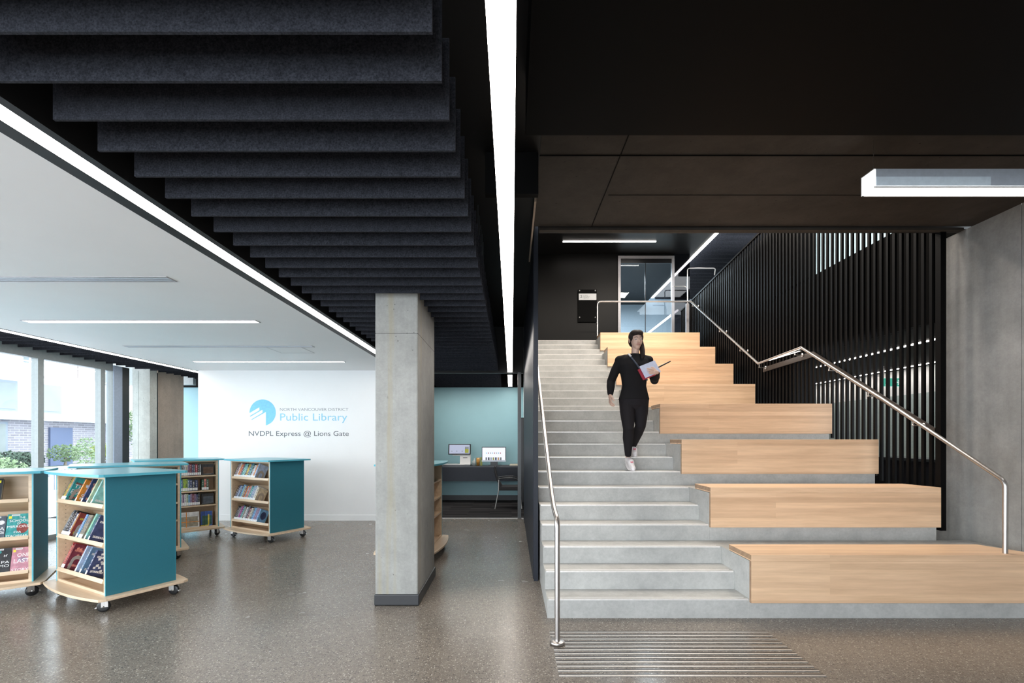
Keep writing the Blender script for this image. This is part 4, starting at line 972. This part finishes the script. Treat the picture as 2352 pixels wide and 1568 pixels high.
C3 = ['crimson', 'maroon', 'aqua', 'mauve', 'salmon', 'maroon', 'crimson', 'pale blue', 'cream', 'pale blue', 'mauve', 'maroon', 'aqua', 'mauve', 'crimson', 'white', 'pale blue', 'white', 'mauve', 'white', 'pale green', 'sky blue', 'mauve', 'maroon', 'mauve', 'navy', 'black']
gC = 'paperbacks on the level trolley'
fill_flat(MC, FL[0], some(C1, 0.021, 0.029), 'level trolley', 'top', 1, gC)
fill_flat(MC, FL[1], some(C2, 0.026, 0.036) + [0.05] + some(['bottle green', 'salmon', 'bottle green'], .028, .034), 'level trolley', 'second', 2, gC)
fill_flat(MC, FL[2], some(C3, 0.022, 0.029), 'level trolley', 'third', 3, gC)
g_ = 'face-out items on the level trolley'
def cf(x, z_, dz=0.007, y=-BD / 2 + 0.02, lean=4, turn=0): return MC @ Matrix.Translation((x, y, z_ + dz)) @ Matrix.Rotation(math.radians(turn), 4, 'Z') @ Matrix.Rotation(math.radians(-lean), 4, 'X')
def boxed(M, w_, h_, d_, col, label, bands, face):
    t = MB().use(cmat(NAMED[col])).box(0, w_, 0, d_, 0, h_).build('boxed_set'); t.matrix_world = M; tag(t, label, 'box')
    a = MB().use(cmat(NAMED[face])).box(w_ * 0.14, w_ * 0.95, -0.001, 0, h_ * 0.12, h_ * 0.72)
    a.build('face_picture', t)
    b_ = MB()
    for m_, x0, x1, z0, z1 in bands: b_.use(cmat(NAMED[m_])).box(x0 * w_, x1 * w_, -0.002, -0.001, z0 * h_, z1 * h_)
    if bands: b_.build('strap', t)
    return t
boxed(cf(-0.12, 0.1435, lean=6), 0.36, 0.25, 0.05, 'white', 'white picture puzzle box tied with an orange strap, lowest level shelf', [('orange', 0.52, 0.55, 0, 1), ('orange', 0.0, 1.0, 0.38, 0.42), ('yellow', 0.04, 0.16, 0.04, 0.14)], 'taupe')
for zz_, c_, lb_ in ((FL[0], 'brown', 'top'), (FL[2], 'slate', 'third')):
    boxed(cf(0.275, zz_, dz=0.006, lean=3, y=-BD / 2 + 0.06), 0.165, 0.165, 0.03, 'charcoal', 'dark cover turned outward at the end of the %s level shelf' % lb_, [('grey', 0.05, 0.8, 0.04, 0.09)], c_)
boxed(cf(0.262, 0.1435, lean=6, turn=-8, y=-BD / 2 + 0.062), 0.155, 0.24, 0.045, 'royal blue', 'dark blue and yellow boxed puzzle standing beside the white one', [('yellow', 0.0, 0.7, 0.02, 0.12), ('yellow', 0.62, 0.75, 0.1, 0.8), ('black', 0.30, 0.34, 0, 1)], 'bottle green')
boxed(cf(-0.32, 0.1435, lean=6), 0.16, 0.23, 0.04, 'bottle green', 'dark green boxed puzzle at the start of the lowest level shelf', [('black', 0.4, 0.44, 0, 1)], 'charcoal')

# trolley E: mostly hidden behind the nearest trolley
sE = Vector((0.76, 0.65, 0)); nE = Vector((-0.65, 0.76, 0)); cE0 = Vector((-4.235, 6.20, 0)) - sE * 0.5 + nE * (BD / 2)
cE, ME = cart('teal topped trolley mostly hidden behind the nearest one', cE0.x, cE0.y, math.atan2(sE.y, sE.x), 'flat', FL)
for ri, cols in enumerate((['cream', 'bottle green', 'charcoal', 'black'], ['black', 'navy', 'brown', 'black'], ['bottle green', 'charcoal', 'slate', 'black'])):
    fill_flat(ME, FL[ri], some(cols, 0.03, 0.045), 'hidden trolley', ['top', 'second', 'third'][ri], 40 + ri, 'books on the hidden trolley', x=0.26, ht0=0.20)
t = boxed(ME @ Matrix.Translation((0.33, -BD / 2 + 0.028, 0.146)), 0.11, 0.30, 0.05, 'maroon', 'dark red boxed game with a yellow band on the hidden trolley', [('yellow', 0, 1, 0.5, 0.53), ('white', 0.3, 0.7, 0.05, 0.2)], 'crimson')
# trolley G: behind the column
cG, MG = cart('trolley mostly hidden behind the concrete column', -1.30, 6.45, math.radians(88), 'flat', FL)

# ------------------------------------------------------------------ the person on the stairs
pe = thing('person', 'person in black jumper and trousers walking down the concrete steps holding papers', 'person', (1.50, 6.0, 1.141)); PL = pe.location.copy()
def W(x, y, z): return Vector((x, y, z)) - PL
def torso(mb, secs, k=1.0, seg=24):
    rings = []
    for (cx2, cy2, z_, a, b_) in secs: rings.append([W(cx2 + a * k * math.cos(2 * PI * i_ / seg), cy2 + b_ * k * math.sin(2 * PI * i_ / seg), z_) for i_ in range(seg)])
    n = len(rings); fs_ = [(i_ * seg + q, i_ * seg + (q + 1) % seg, (i_ + 1) * seg + (q + 1) % seg, (i_ + 1) * seg + q) for i_ in range(n - 1) for q in range(seg)]
    fs_ += [list(range(seg))[::-1], [(n - 1) * seg + q for q in range(seg)]]
    mb.add([p for r_ in rings for p in r_], fs_, True)
TS = [(1.530, 6.05, 1.90, .12, .085), (1.530, 6.05, 1.95, .175, .115), (1.530, 6.05, 2.02, .182, .120), (1.530, 6.045, 2.10, .160, .108), (1.530, 6.04, 2.19, .140, .096), (1.528, 6.035, 2.29, .150, .104), (1.526, 6.03, 2.38, .168, .116), (1.524, 6.03, 2.45, .186, .112), (1.524, 6.035, 2.52, .182, .09), (1.526, 6.035, 2.562, .13, .072), (1.530, 6.03, 2.592, .064, .058)]
ShR, ShL = (1.345, 6.04, 2.512), (1.712, 6.04, 2.512)
ElR, ElL = (1.252, 6.09, 2.255), (1.800, 6.09, 2.27)
WrR, WrL = (1.222, 5.99, 2.075), (1.755, 5.835, 2.335)
HpR, HpL = (1.445, 6.05, 1.97), (1.615, 6.05, 1.97)
KnR, KnL = (1.432, 5.93, 1.650), (1.600, 6.01, 1.690)
AnR, AnL = (1.449, 6.02, 1.290), (1.568, 6.27, 1.42)
def V3(*ps): return [W(*p) for p in ps]
def mid(a, b_, t_, dx=0, dy=0, dz=0): return tuple(a[i_] * (1 - t_) + b_[i_] * t_ + (dx, dy, dz)[i_] for i_ in range(3))
sk = B('skin')
torso(sk, TS, 0.86)
sk.limb(V3((1.53, 6.03, 2.54), (1.538, 6.018, 2.60), (1.542, 6.012, 2.67)), [.052, .048, .050])
for Sh, El, Wr in ((ShR, ElR, WrR), (ShL, ElL, WrL)): sk.limb(V3(Sh, mid(Sh, El, .5), El, mid(El, Wr, .35), Wr), [.040, .036, .031, .033, .023])
for Hp, Kn, An in ((HpR, KnR, AnR), (HpL, KnL, AnL)): sk.limb(V3(Hp, mid(Hp, Kn, .5), Kn, mid(Kn, An, .3, 0, .015), mid(Kn, An, .75), An), [.075, .062, .046, .046, .032, .031])
# head
HM = Matrix.Rotation(math.radians(8), 4, 'X') @ Matrix.Rotation(math.radians(6), 4, 'Z')
HC = Vector((1.544, 6.0, 2.752))
def H(x, y, z): return W(*(HC + HM @ (Vector((x, y, z)) * 1.07)))
def hball(mb, c_, r_, seg=18, rings=12): mb.ball(H(*c_), tuple(q_ * 1.07 for q_ in r_), seg, rings, HM)
hball(sk, (0, 0.018, 0.035), (.074, .092, .082)); hball(sk, (0, -0.022, -0.015), (.062, .062, .072)); hball(sk, (0, -0.040, -0.072), (.034, .036, .032)); hball(sk, (0, -0.02, -0.05), (.050, .05, .045))
hball(sk, (.030, -0.044, -0.022), (.026, .026, .030)); hball(sk, (-.030, -0.044, -0.022), (.026, .026, .030))
sk.limb([H(0, -0.082, 0.012), H(0, -0.098, -0.018)], [.0075, .0115]); hball(sk, (.010, -0.090, -0.022), (.008, .009, .006)); hball(sk, (-.010, -0.090, -0.022), (.008, .009, .006))
hball(sk, (0, -0.078, -0.048), (.021, .014, .012))
for s_ in (-1, 1): hball(sk, (s_ * .074, 0.012, 0.0), (.009, .020, .030)); sk.limb([H(s_ * .012, -0.074, 0.026), H(s_ * .044, -0.060, 0.024)], [.008, .007])
# hands
def hand(mb, wr, fwd, up, thumb, curl, L_=0.085):
    """wr wrist; fwd along palm; up back of the hand; thumb side vector; curl angles per finger joint"""
    wr = Vector(wr); fwd = Vector(fwd).normalized(); th = Vector(thumb); th = (th - fwd * th.dot(fwd)).normalized(); up = Vector(up); up = (up - fwd * up.dot(fwd) - th * up.dot(th)).normalized()
    mb.limb([W(*wr), W(*(wr + fwd * 0.03))], [.022, .024])
    for s2 in (-0.027, -0.009, 0.009, 0.027): mb.limb([W(*(wr + fwd * 0.02 + th * s2 * .7)), W(*(wr + fwd * L_ + th * s2))], [.014, .0115])
    for s2, ln in ((0.031, .068), (0.0105, .078), (-0.0105, .072), (-0.030, .058)):
        p = wr + fwd * L_ + th * s2; pts2 = [p]; ang = 0
        for j, fr_ in enumerate((.45, .30, .25)):
            ang += curl[j]; d = (fwd * math.cos(ang) - up * math.sin(ang) + th * s2 * 3.0 * (j == 0)).normalized(); p = p + d * ln * fr_; pts2.append(p)
        mb.limb([W(*q) for q in pts2], [.0088, .0080, .0074, .0062])
    p = wr + fwd * 0.022 + th * 0.022; d1 = (fwd * 0.65 + th * 0.7 - up * 0.2).normalized(); d2 = (fwd * 0.95 + th * 0.15 - up * 0.4).normalized()
    mb.limb([W(*p), W(*(p + d1 * .038)), W(*(p + d1 * .038 + d2 * .030)), W(*(p + d1 * .038 + d2 * .052))], [.014, .0110, .0100, .0075])
hand(sk, WrR, (-0.05, -0.30, -1), (-1, 0.1, 0), (0.1, -1, 0.2), (.35, .45, .3))
# left hand comes up under the papers, palm up, fingers curling round their lower edge
hand(sk, WrL, (-1, -0.12, 0.12), (-0.1, -1, 0.1), (0.1, 0.05, 1), (.30, .40, .35))
# ankles and feet cores
for An, toe in ((AnR, (1.462, 5.845, 1.185)), (AnL, (1.556, 6.10, 1.342))):
    sk.limb(V3(An, mid(An, toe, .35), toe), [.033, .030, .024])
sk.build('body', pe, remesh=0.0036)
eyes = MB().use('label_white')
for s_ in (-1, 1): eyes.ball(H(s_ * .030, -0.0715, 0.008), (.0125, .008, .007), 12, 8, HM)
eyes.use('hair')
for s_ in (-1, 1): eyes.ball(H(s_ * .030, -0.0785, 0.008), (.005, .0025, .005), 10, 6, HM); eyes.tube([H(s_ * .014, -0.084, 0.032), H(s_ * .030, -0.083, 0.037), H(s_ * .047, -0.070, 0.031)], [.0025, .003, .0015], 8)
eyes.build('eye', pe)
B('lip').tube([H(-.022, -0.083, -0.047), H(-.010, -0.0925, -0.045), H(0, -0.0935, -0.047), H(.010, -0.0925, -0.045), H(.022, -0.083, -0.047)], [.002, .0045, .005, .0045, .002], 8).build('mouth', pe)
hr = B('hair')
hball(hr, (0, 0.026, 0.046), (.080, .093, .080)); hball(hr, (0, 0.056, -0.005), (.072, .066, .080)); hball(hr, (.022, -0.012, 0.082), (.052, .072, .040)); hball(hr, (-.022, -0.012, 0.082), (.052, .072, .040)); hball(hr, (.058, 0.005, 0.035), (.024, .055, .052)); hball(hr, (-.058, 0.008, 0.035), (.024, .052, .052))
hr.limb([H(.062, 0.02, 0.02), H(.078, 0.01, -0.06), H(.070, -0.03, -0.12), H(.062, -0.060, -0.17), H(.050, -0.075, -0.215)], [.022, .027, .032, .030, .014])
hr.limb([H(.055, 0.04, -0.02), H(.075, 0.02, -0.09), H(.085, -0.02, -0.15)], [.026, .030, .022])
hr.build('hair', pe, remesh=0.005, soft=10)
sw = B('sweater')
torso(sw, [s_ for s_ in TS if s_[2] >= 2.0][0:], 1.07)
sw.limb(V3((1.42, 6.04, 2.520), (1.53, 6.04, 2.545), (1.64, 6.04, 2.520)), [.062, .062, .062])
sw.limb(V3(ShR, (1.42, 6.04, 2.525)), [.056, .062]); sw.limb(V3(ShL, (1.64, 6.04, 2.525)), [.056, .062])
for Sh, El, Wr in ((ShR, ElR, WrR), (ShL, ElL, WrL)): sw.limb(V3(mid(Sh, (1.53, 6.04, 2.49), .25), Sh, mid(Sh, El, .5), El, mid(El, Wr, .4), mid(El, Wr, .88)), [.060, .058, .058, .053, .052, .038])
sw.build('jumper', pe, remesh=0.006, soft=14)
tz = B('trousers')
torso(tz, [s_ for s_ in TS if s_[2] <= 2.12], 1.03)
for Hp, Kn, An in ((HpR, KnR, AnR), (HpL, KnL, AnL)): tz.limb(V3(Hp, mid(Hp, Kn, .3), mid(Hp, Kn, .65), Kn, mid(Kn, An, .3, 0, .015), mid(Kn, An, .6, 0, .005), mid(Kn, An, .86)), [.097, .094, .082, .066, .065, .051, .041])
tz.build('trousers', pe, remesh=0.006, soft=10)
for An, toe, heel, soleT, soleH in ((AnR, (1.466, 5.835, 1.176), (1.447, 6.040, 1.240), 1.1455, 1.204), (AnL, (1.552, 6.085, 1.345), (1.572, 6.290, 1.352), 1.3095, 1.3105)):
    s_ = B('shoe_white'); md = mid(toe, heel, .45)
    s_.limb(V3(toe, mid(toe, heel, .3, 0, 0, .008), mid(toe, heel, .65, 0, 0, .02), heel), [.032, .037, .036, .034])
    s_.limb(V3(mid(toe, heel, .62, 0, 0, .035), (An[0], An[1] + .005, An[2] - .012)), [.034, .040])
    s_.limb(V3(mid(toe, heel, .28, 0, 0, .012), mid(toe, heel, .42, 0, -.01, .045), (An[0], An[1] - .012, An[2] - .02)), [.036, .040, .041])
    # sole
    d_ = Vector((heel[0] - toe[0], heel[1] - toe[1], 0)).normalized(); n_ = Vector((-d_.y, d_.x, 0)); lo_, hi_ = [], []
    for k_ in range(16):
        a = 2 * PI * k_ / 16; u_ = 0.5 - 0.5 * math.cos(a); ww = 0.040 * math.sin(a) * (1.1 if u_ < .5 else .95)
        p = Vector((toe[0], toe[1], 0)) + d_ * (-0.040 + u_ * (0.085 + (Vector(heel[:2]) - Vector(toe[:2])).length)) + n_ * ww
        zb = soleT + (soleH - soleT) * max(0, (u_ - .3) / .7); lo_.append(W(p.x, p.y, zb)); hi_.append(W(p.x, p.y, zb + 0.024))
    s_.add(lo_ + hi_, [list(range(16))[::-1], list(range(16, 32))] + [(i_, (i_ + 1) % 16, 16 + (i_ + 1) % 16, 16 + i_) for i_ in range(16)])
    so = s_.build('shoe', pe, remesh=0.0055)
    lc = B('lace_pink')
    pa = Vector(mid(toe, heel, .28, 0, 0, .012)) + Vector((0, -.022, .034)); pb2 = Vector((An[0], An[1] - .012, An[2] - .02)) + Vector((0, -.043, .004))
    for q in (.05, .22, .39, .56, .73, .90):
        o3 = .008 + .017 * math.sin(PI * q); c_ = pa.lerp(pb2, q) + Vector((0, -.75 * o3, .65 * o3)); w3 = .017
        lc.tube([W(*(c_ + Vector((-w3, .010, -.004)))), W(*c_), W(*(c_ + Vector((w3, .010, .008))))], .0038, 8)
        lc.tube([W(*(c_ + Vector((w3, .010, -.004)))), W(*c_), W(*(c_ + Vector((-w3, .010, .008))))], .0038, 8)
    lc.build('lace', so)
# shoulder strap across the chest
stp = B('strap_blue'); pts3 = [(1.455, 6.02, 2.572), (1.47, 5.945, 2.535), (1.53, 5.905, 2.44), (1.60, 5.910, 2.34), (1.665, 5.935, 2.25)]
for a, b_ in zip(pts3[:-1], pts3[1:]): stp.tube([W(*a), W(*b_)], .010, 8)
stp.use('strap_white').tube([W(1.452, 6.0, 2.583), W(1.466, 5.945, 2.548)], .0125, 8); stp.build('shoulder_strap', pe)
# what is held
HMt = Matrix.Translation((1.668, 5.845, 2.365)) @ Matrix.Rotation(math.radians(-24), 4, 'Y') @ Matrix.Rotation(math.radians(-12), 4, 'X') @ Matrix.Rotation(math.radians(8), 4, 'Z')
pb = MB().use('papers').box(-0.10, 0.11, -0.012, -0.004, -0.075, 0.085).use('label_white').box(-0.095, 0.108, -0.004, 0.004, -0.073, 0.083).use('red_cover').box(-0.13, 0.08, 0.004, 0.016, -0.085, 0.06).build('magazine'); pb.matrix_world = HMt
tag(pb, 'pale blue magazine with red book behind it, held against the black jumper', 'magazine')
um = B('black_plastic').tube([(1.76, 5.872, 2.39), (1.93, 5.875, 2.475)], [.010, .008], 10).build('pen_light')
tag(um, 'thin black stick poking out past the held magazine', 'stick')

# ------------------------------------------------------------------ outside the windows
struct(B('ext_pavement').box(-70, -9.0, -30, 70, -0.25, -0.05).build('ground_outside'))
bd = thing('apartment_building', 'bright white apartment block across the street with balconies', 'building', (-22, 20, 0))
def bx(x0, x1, y0, y1, z0, z1, mat, name, par=bd):
    o = B(mat).box(x0 + 22, x1 + 22, y0 - 20, y1 - 20, z0, z1); return o.build(name, par)
bx(-30, -22, 5, 34, 2.4, 9.5, 'ext_white', 'wall')
bx(-30, -22.6, 5, 34, -0.05, 2.4, 'ext_brick', 'brick_base')
bx(-22.1, -21.0, 5, 22.5, 4.35, 4.75, 'ext_white', 'balcony_slab')
bx(-21.99, -21.95, 24.5, 28.5, 4.6, 9.4, 'ext_taupe', 'cladding_panel')
for y0 in (19.9, 22.3): bx(-21.1, -21.0, y0 - 1.0, y0 + 0.9, 4.75, 5.6, 'ext_rail', 'balcony_panel')
bx(-21.12, -20.98, 18.0, 23.3, 5.6, 5.68, 'ext_white', 'balcony_rail')
def ewin(y0, y1, z0, z1, x=-22.0):
    o = bx(x, x + 0.05, y0, y1, z0, z1, 'ext_frame', 'window'); a = B('ext_window').box(x + 22.05, x + 22.07, y0 - 20 + 0.1, y1 - 20 - 0.1, z0 + 0.1, z1 - 0.1).build('pane', o); return o
for y0, y1, z0, z1 in ((19.0, 20.2, 5.0, 7.0), (21.2, 22.0, 5.0, 7.0), (22.9, 24.4, 5.0, 7.0), (20.6, 21.5, 2.75, 4.1), (22.2, 23.6, 2.75, 4.1), (17.6, 18.6, 2.75, 4.1)): ewin(y0, y1, z0, z1)
ewin(19.3, 21.6, 0.3, 2.3, -22.55); bx(-22.6, -22.5, 23.6, 24.8, -0.05, 2.1, 'ext_door', 'entrance_door')
bx(-22.0, -21.96, 20.3, 23.8, 2.5, 2.75, 'ext_peach', 'window_band')
b2 = thing('townhouse', 'grey framed glass bay of the nearer building at the window edge', 'building', (-20, 17.3, 0))
for z0 in (-0.05, 2.75): B('ext_frame').box(-1, 0, -3, 1.0, z0, z0 + 2.2).use('ext_window').box(0.0, 0.03, -2.9, 0.9, z0 + 0.15, z0 + 2.0).build('bay', b2)
B('ext_peach').box(-1, 0.25, -3, 1.15, 2.2, 2.28).box(-1, 0.25, -3, 1.15, 2.4, 2.48).box(-1, 0.25, -3, 1.15, 2.6, 2.68).build('sunshade', b2)
B('ext_white').box(-1, 0.6, -3, 1.3, 5.0, 5.5).build('roof', b2)
b3 = thing('corner_building', 'pale building seen far down the street past the entrance', 'building', (-26, 42, 0))
B('ext_white').box(-6, 8, -1, 6, 3, 12).use('ext_brick').box(-6, 8, -0.8, 6, 0, 3).use('ext_window').box(-3, -1, -1.05, -1, 5, 7).box(2, 4, -1.05, -1, 5, 7).build('wall', b3)
def shrub(name, label, cat, loc, size, mat, n=170, seed=0, trunk=None):
    r_ = rng(seed); t = thing(name, label, cat, loc)
    mb = B(mat); sx_, sy_, sz_ = size
    for k_ in range(int(n * 1.9)):
        while True:
            p = Vector((r_.uniform(-1, 1), r_.uniform(-1, 1), r_.uniform(-1, 1)))
            if p.length < 1: break
        c_ = Vector((p.x * sx_, p.y * sy_, (p.z * sz_) + sz_ + 0.14 + (trunk or 0) * 0.8)); s2 = r_.uniform(0.04, 0.09) * min(1.5, max(size))
        q = Quaternion((r_.random(), r_.random(), r_.random(), r_.random())).normalized().to_matrix()
        vv = [c_ + q @ Vector(v_) * s2 for v_ in ((-1, 0, 0), (0, -.5, .1), (1, 0, 0), (0, .5, .1))]
        mb.add(vv, [(0, 1, 2, 3)])
        mb.add([c_ + q @ Vector(v_) * s2 for v_ in ((0, 0, -1), (.5, .1, 0), (0, 0, 1), (-.5, .1, 0))], [(0, 1, 2, 3)])
    mb.build('foliage', t)
    B('trunk').tube([(0, 0, 0), (0.03, 0.0, (trunk or 0) * 0.9 + sz_ * 0.8)], [0.06, 0.03], 8).build('trunk' if trunk else 'stem', t)
    return t
shrub('garden_shrub', 'pale green feathery shrub close outside the window edge', 'shrub', (-16.1, 15.0, -0.05), (0.8, 0.9, 0.45), 'leaf_pale', 420, 1)
shrub('clipped_hedge', 'clipped green hedge below the ground floor window across the street', 'hedge', (-21.3, 20.6, 0.15), (0.4, 1.5, 0.35), 'leaf_dark', 420, 2)
shrub('garden_shrub', 'round yellow-green bush in front of the dark brick base', 'shrub', (-20.0, 23.9, 0.34), (0.6, 0.9, 0.42), 'leaf_lime', 380, 3)
shrub('garden_shrub', 'mid green bush beside the dark entrance door', 'shrub', (-20.3, 22.0, 0.34), (0.45, 0.8, 0.42), 'leaf_green', 330, 4)
shrub('garden_shrub', 'tall pale green plant before the brick entrance', 'shrub', (-18.4, 20.9, -0.05), (0.4, 0.5, 0.8), 'leaf_pale', 240, 5)
shrub('street_tree', 'slim young tree behind the orange banner', 'tree', (-20.4, 26.4, 0.34), (0.8, 1.0, 1.0), 'leaf_green', 420, 6, trunk=0.9)
shrub('street_tree', 'tall green tree beyond the window corner post', 'tree', (-20.0, 29.2, 0.0), (0.7, 0.8, 2.3), 'leaf_lime', 600, 7, trunk=0.8)
shrub('garden_shrub', 'yellow flowering twigs by the nearer grey bay', 'shrub', (-18.2, 15.6, 0.3), (0.3, 0.5, 0.5), 'leaf_yellow', 70, 8)
t = thing('planter_wall', 'long pale concrete planter wall along the street', 'planter', (-19.2, 23.5, -0.05)); B('ext_wall_grey').box(-1.6, 0, -3.4, 4.2, 0, 0.36).use('leaf_dark').box(-1.5, -0.1, -3.3, 4.1, 0.36, 0.37).build('wall', t)
t = thing('banner_pole', 'white lamp post wrapped with a tall orange banner', 'pole', (-17.6, 23.8, -0.05)); B('ext_rail').tube([(0, 0, 0), (0, 0, 3.9)], 0.07, 12).build('pole', t)
B('ext_orange').box(-0.12, 0.12, -0.12, 0.12, 1.15, 3.2).build('banner', t); B('ext_frame').tube([(0, 0, 3.4), (0.1, -0.8, 3.9)], 0.03, 6).tube([(0, 0, 3.4), (0.1, 0.8, 3.9)], 0.03, 6).tube([(0.1, -0.8, 3.9), (0.1, 0.8, 3.9)], 0.025, 6).build('arm', t)
for k_ in range(3):
    t = B('ext_white').tube(path([(0, -0.28, 0), (0, -0.20, 0.75), (0, 0.20, 0.75), (0, 0.28, 0)], 0.15), 0.03, 8).build('bicycle_stand', loc=(-17.0, 21.6 + k_ * 0.95, -0.05))
    tag(t, 'white hoop bicycle stand on the pavement, %s' % ['nearest the window post', 'middle of three', 'beside the orange banner pole'][k_], 'bicycle stand', 'bicycle stands outside')
t = thing('utility_fence', 'low slatted grey fence around a small white topped box outside', 'fence', (-14.2, 14.9, -0.05)); fbx = B('ext_wall_grey')
for k_ in range(12): fbx.box(-0.02, 0.02, 0.12 * k_, 0.12 * k_ + 0.07, 0, 0.62)
fbx.build('palings', t); B('ext_white').box(-0.7, 0.05, -0.05, 1.5, 0.62, 0.68).build('cap', t)

bpy.context.view_layer.update()
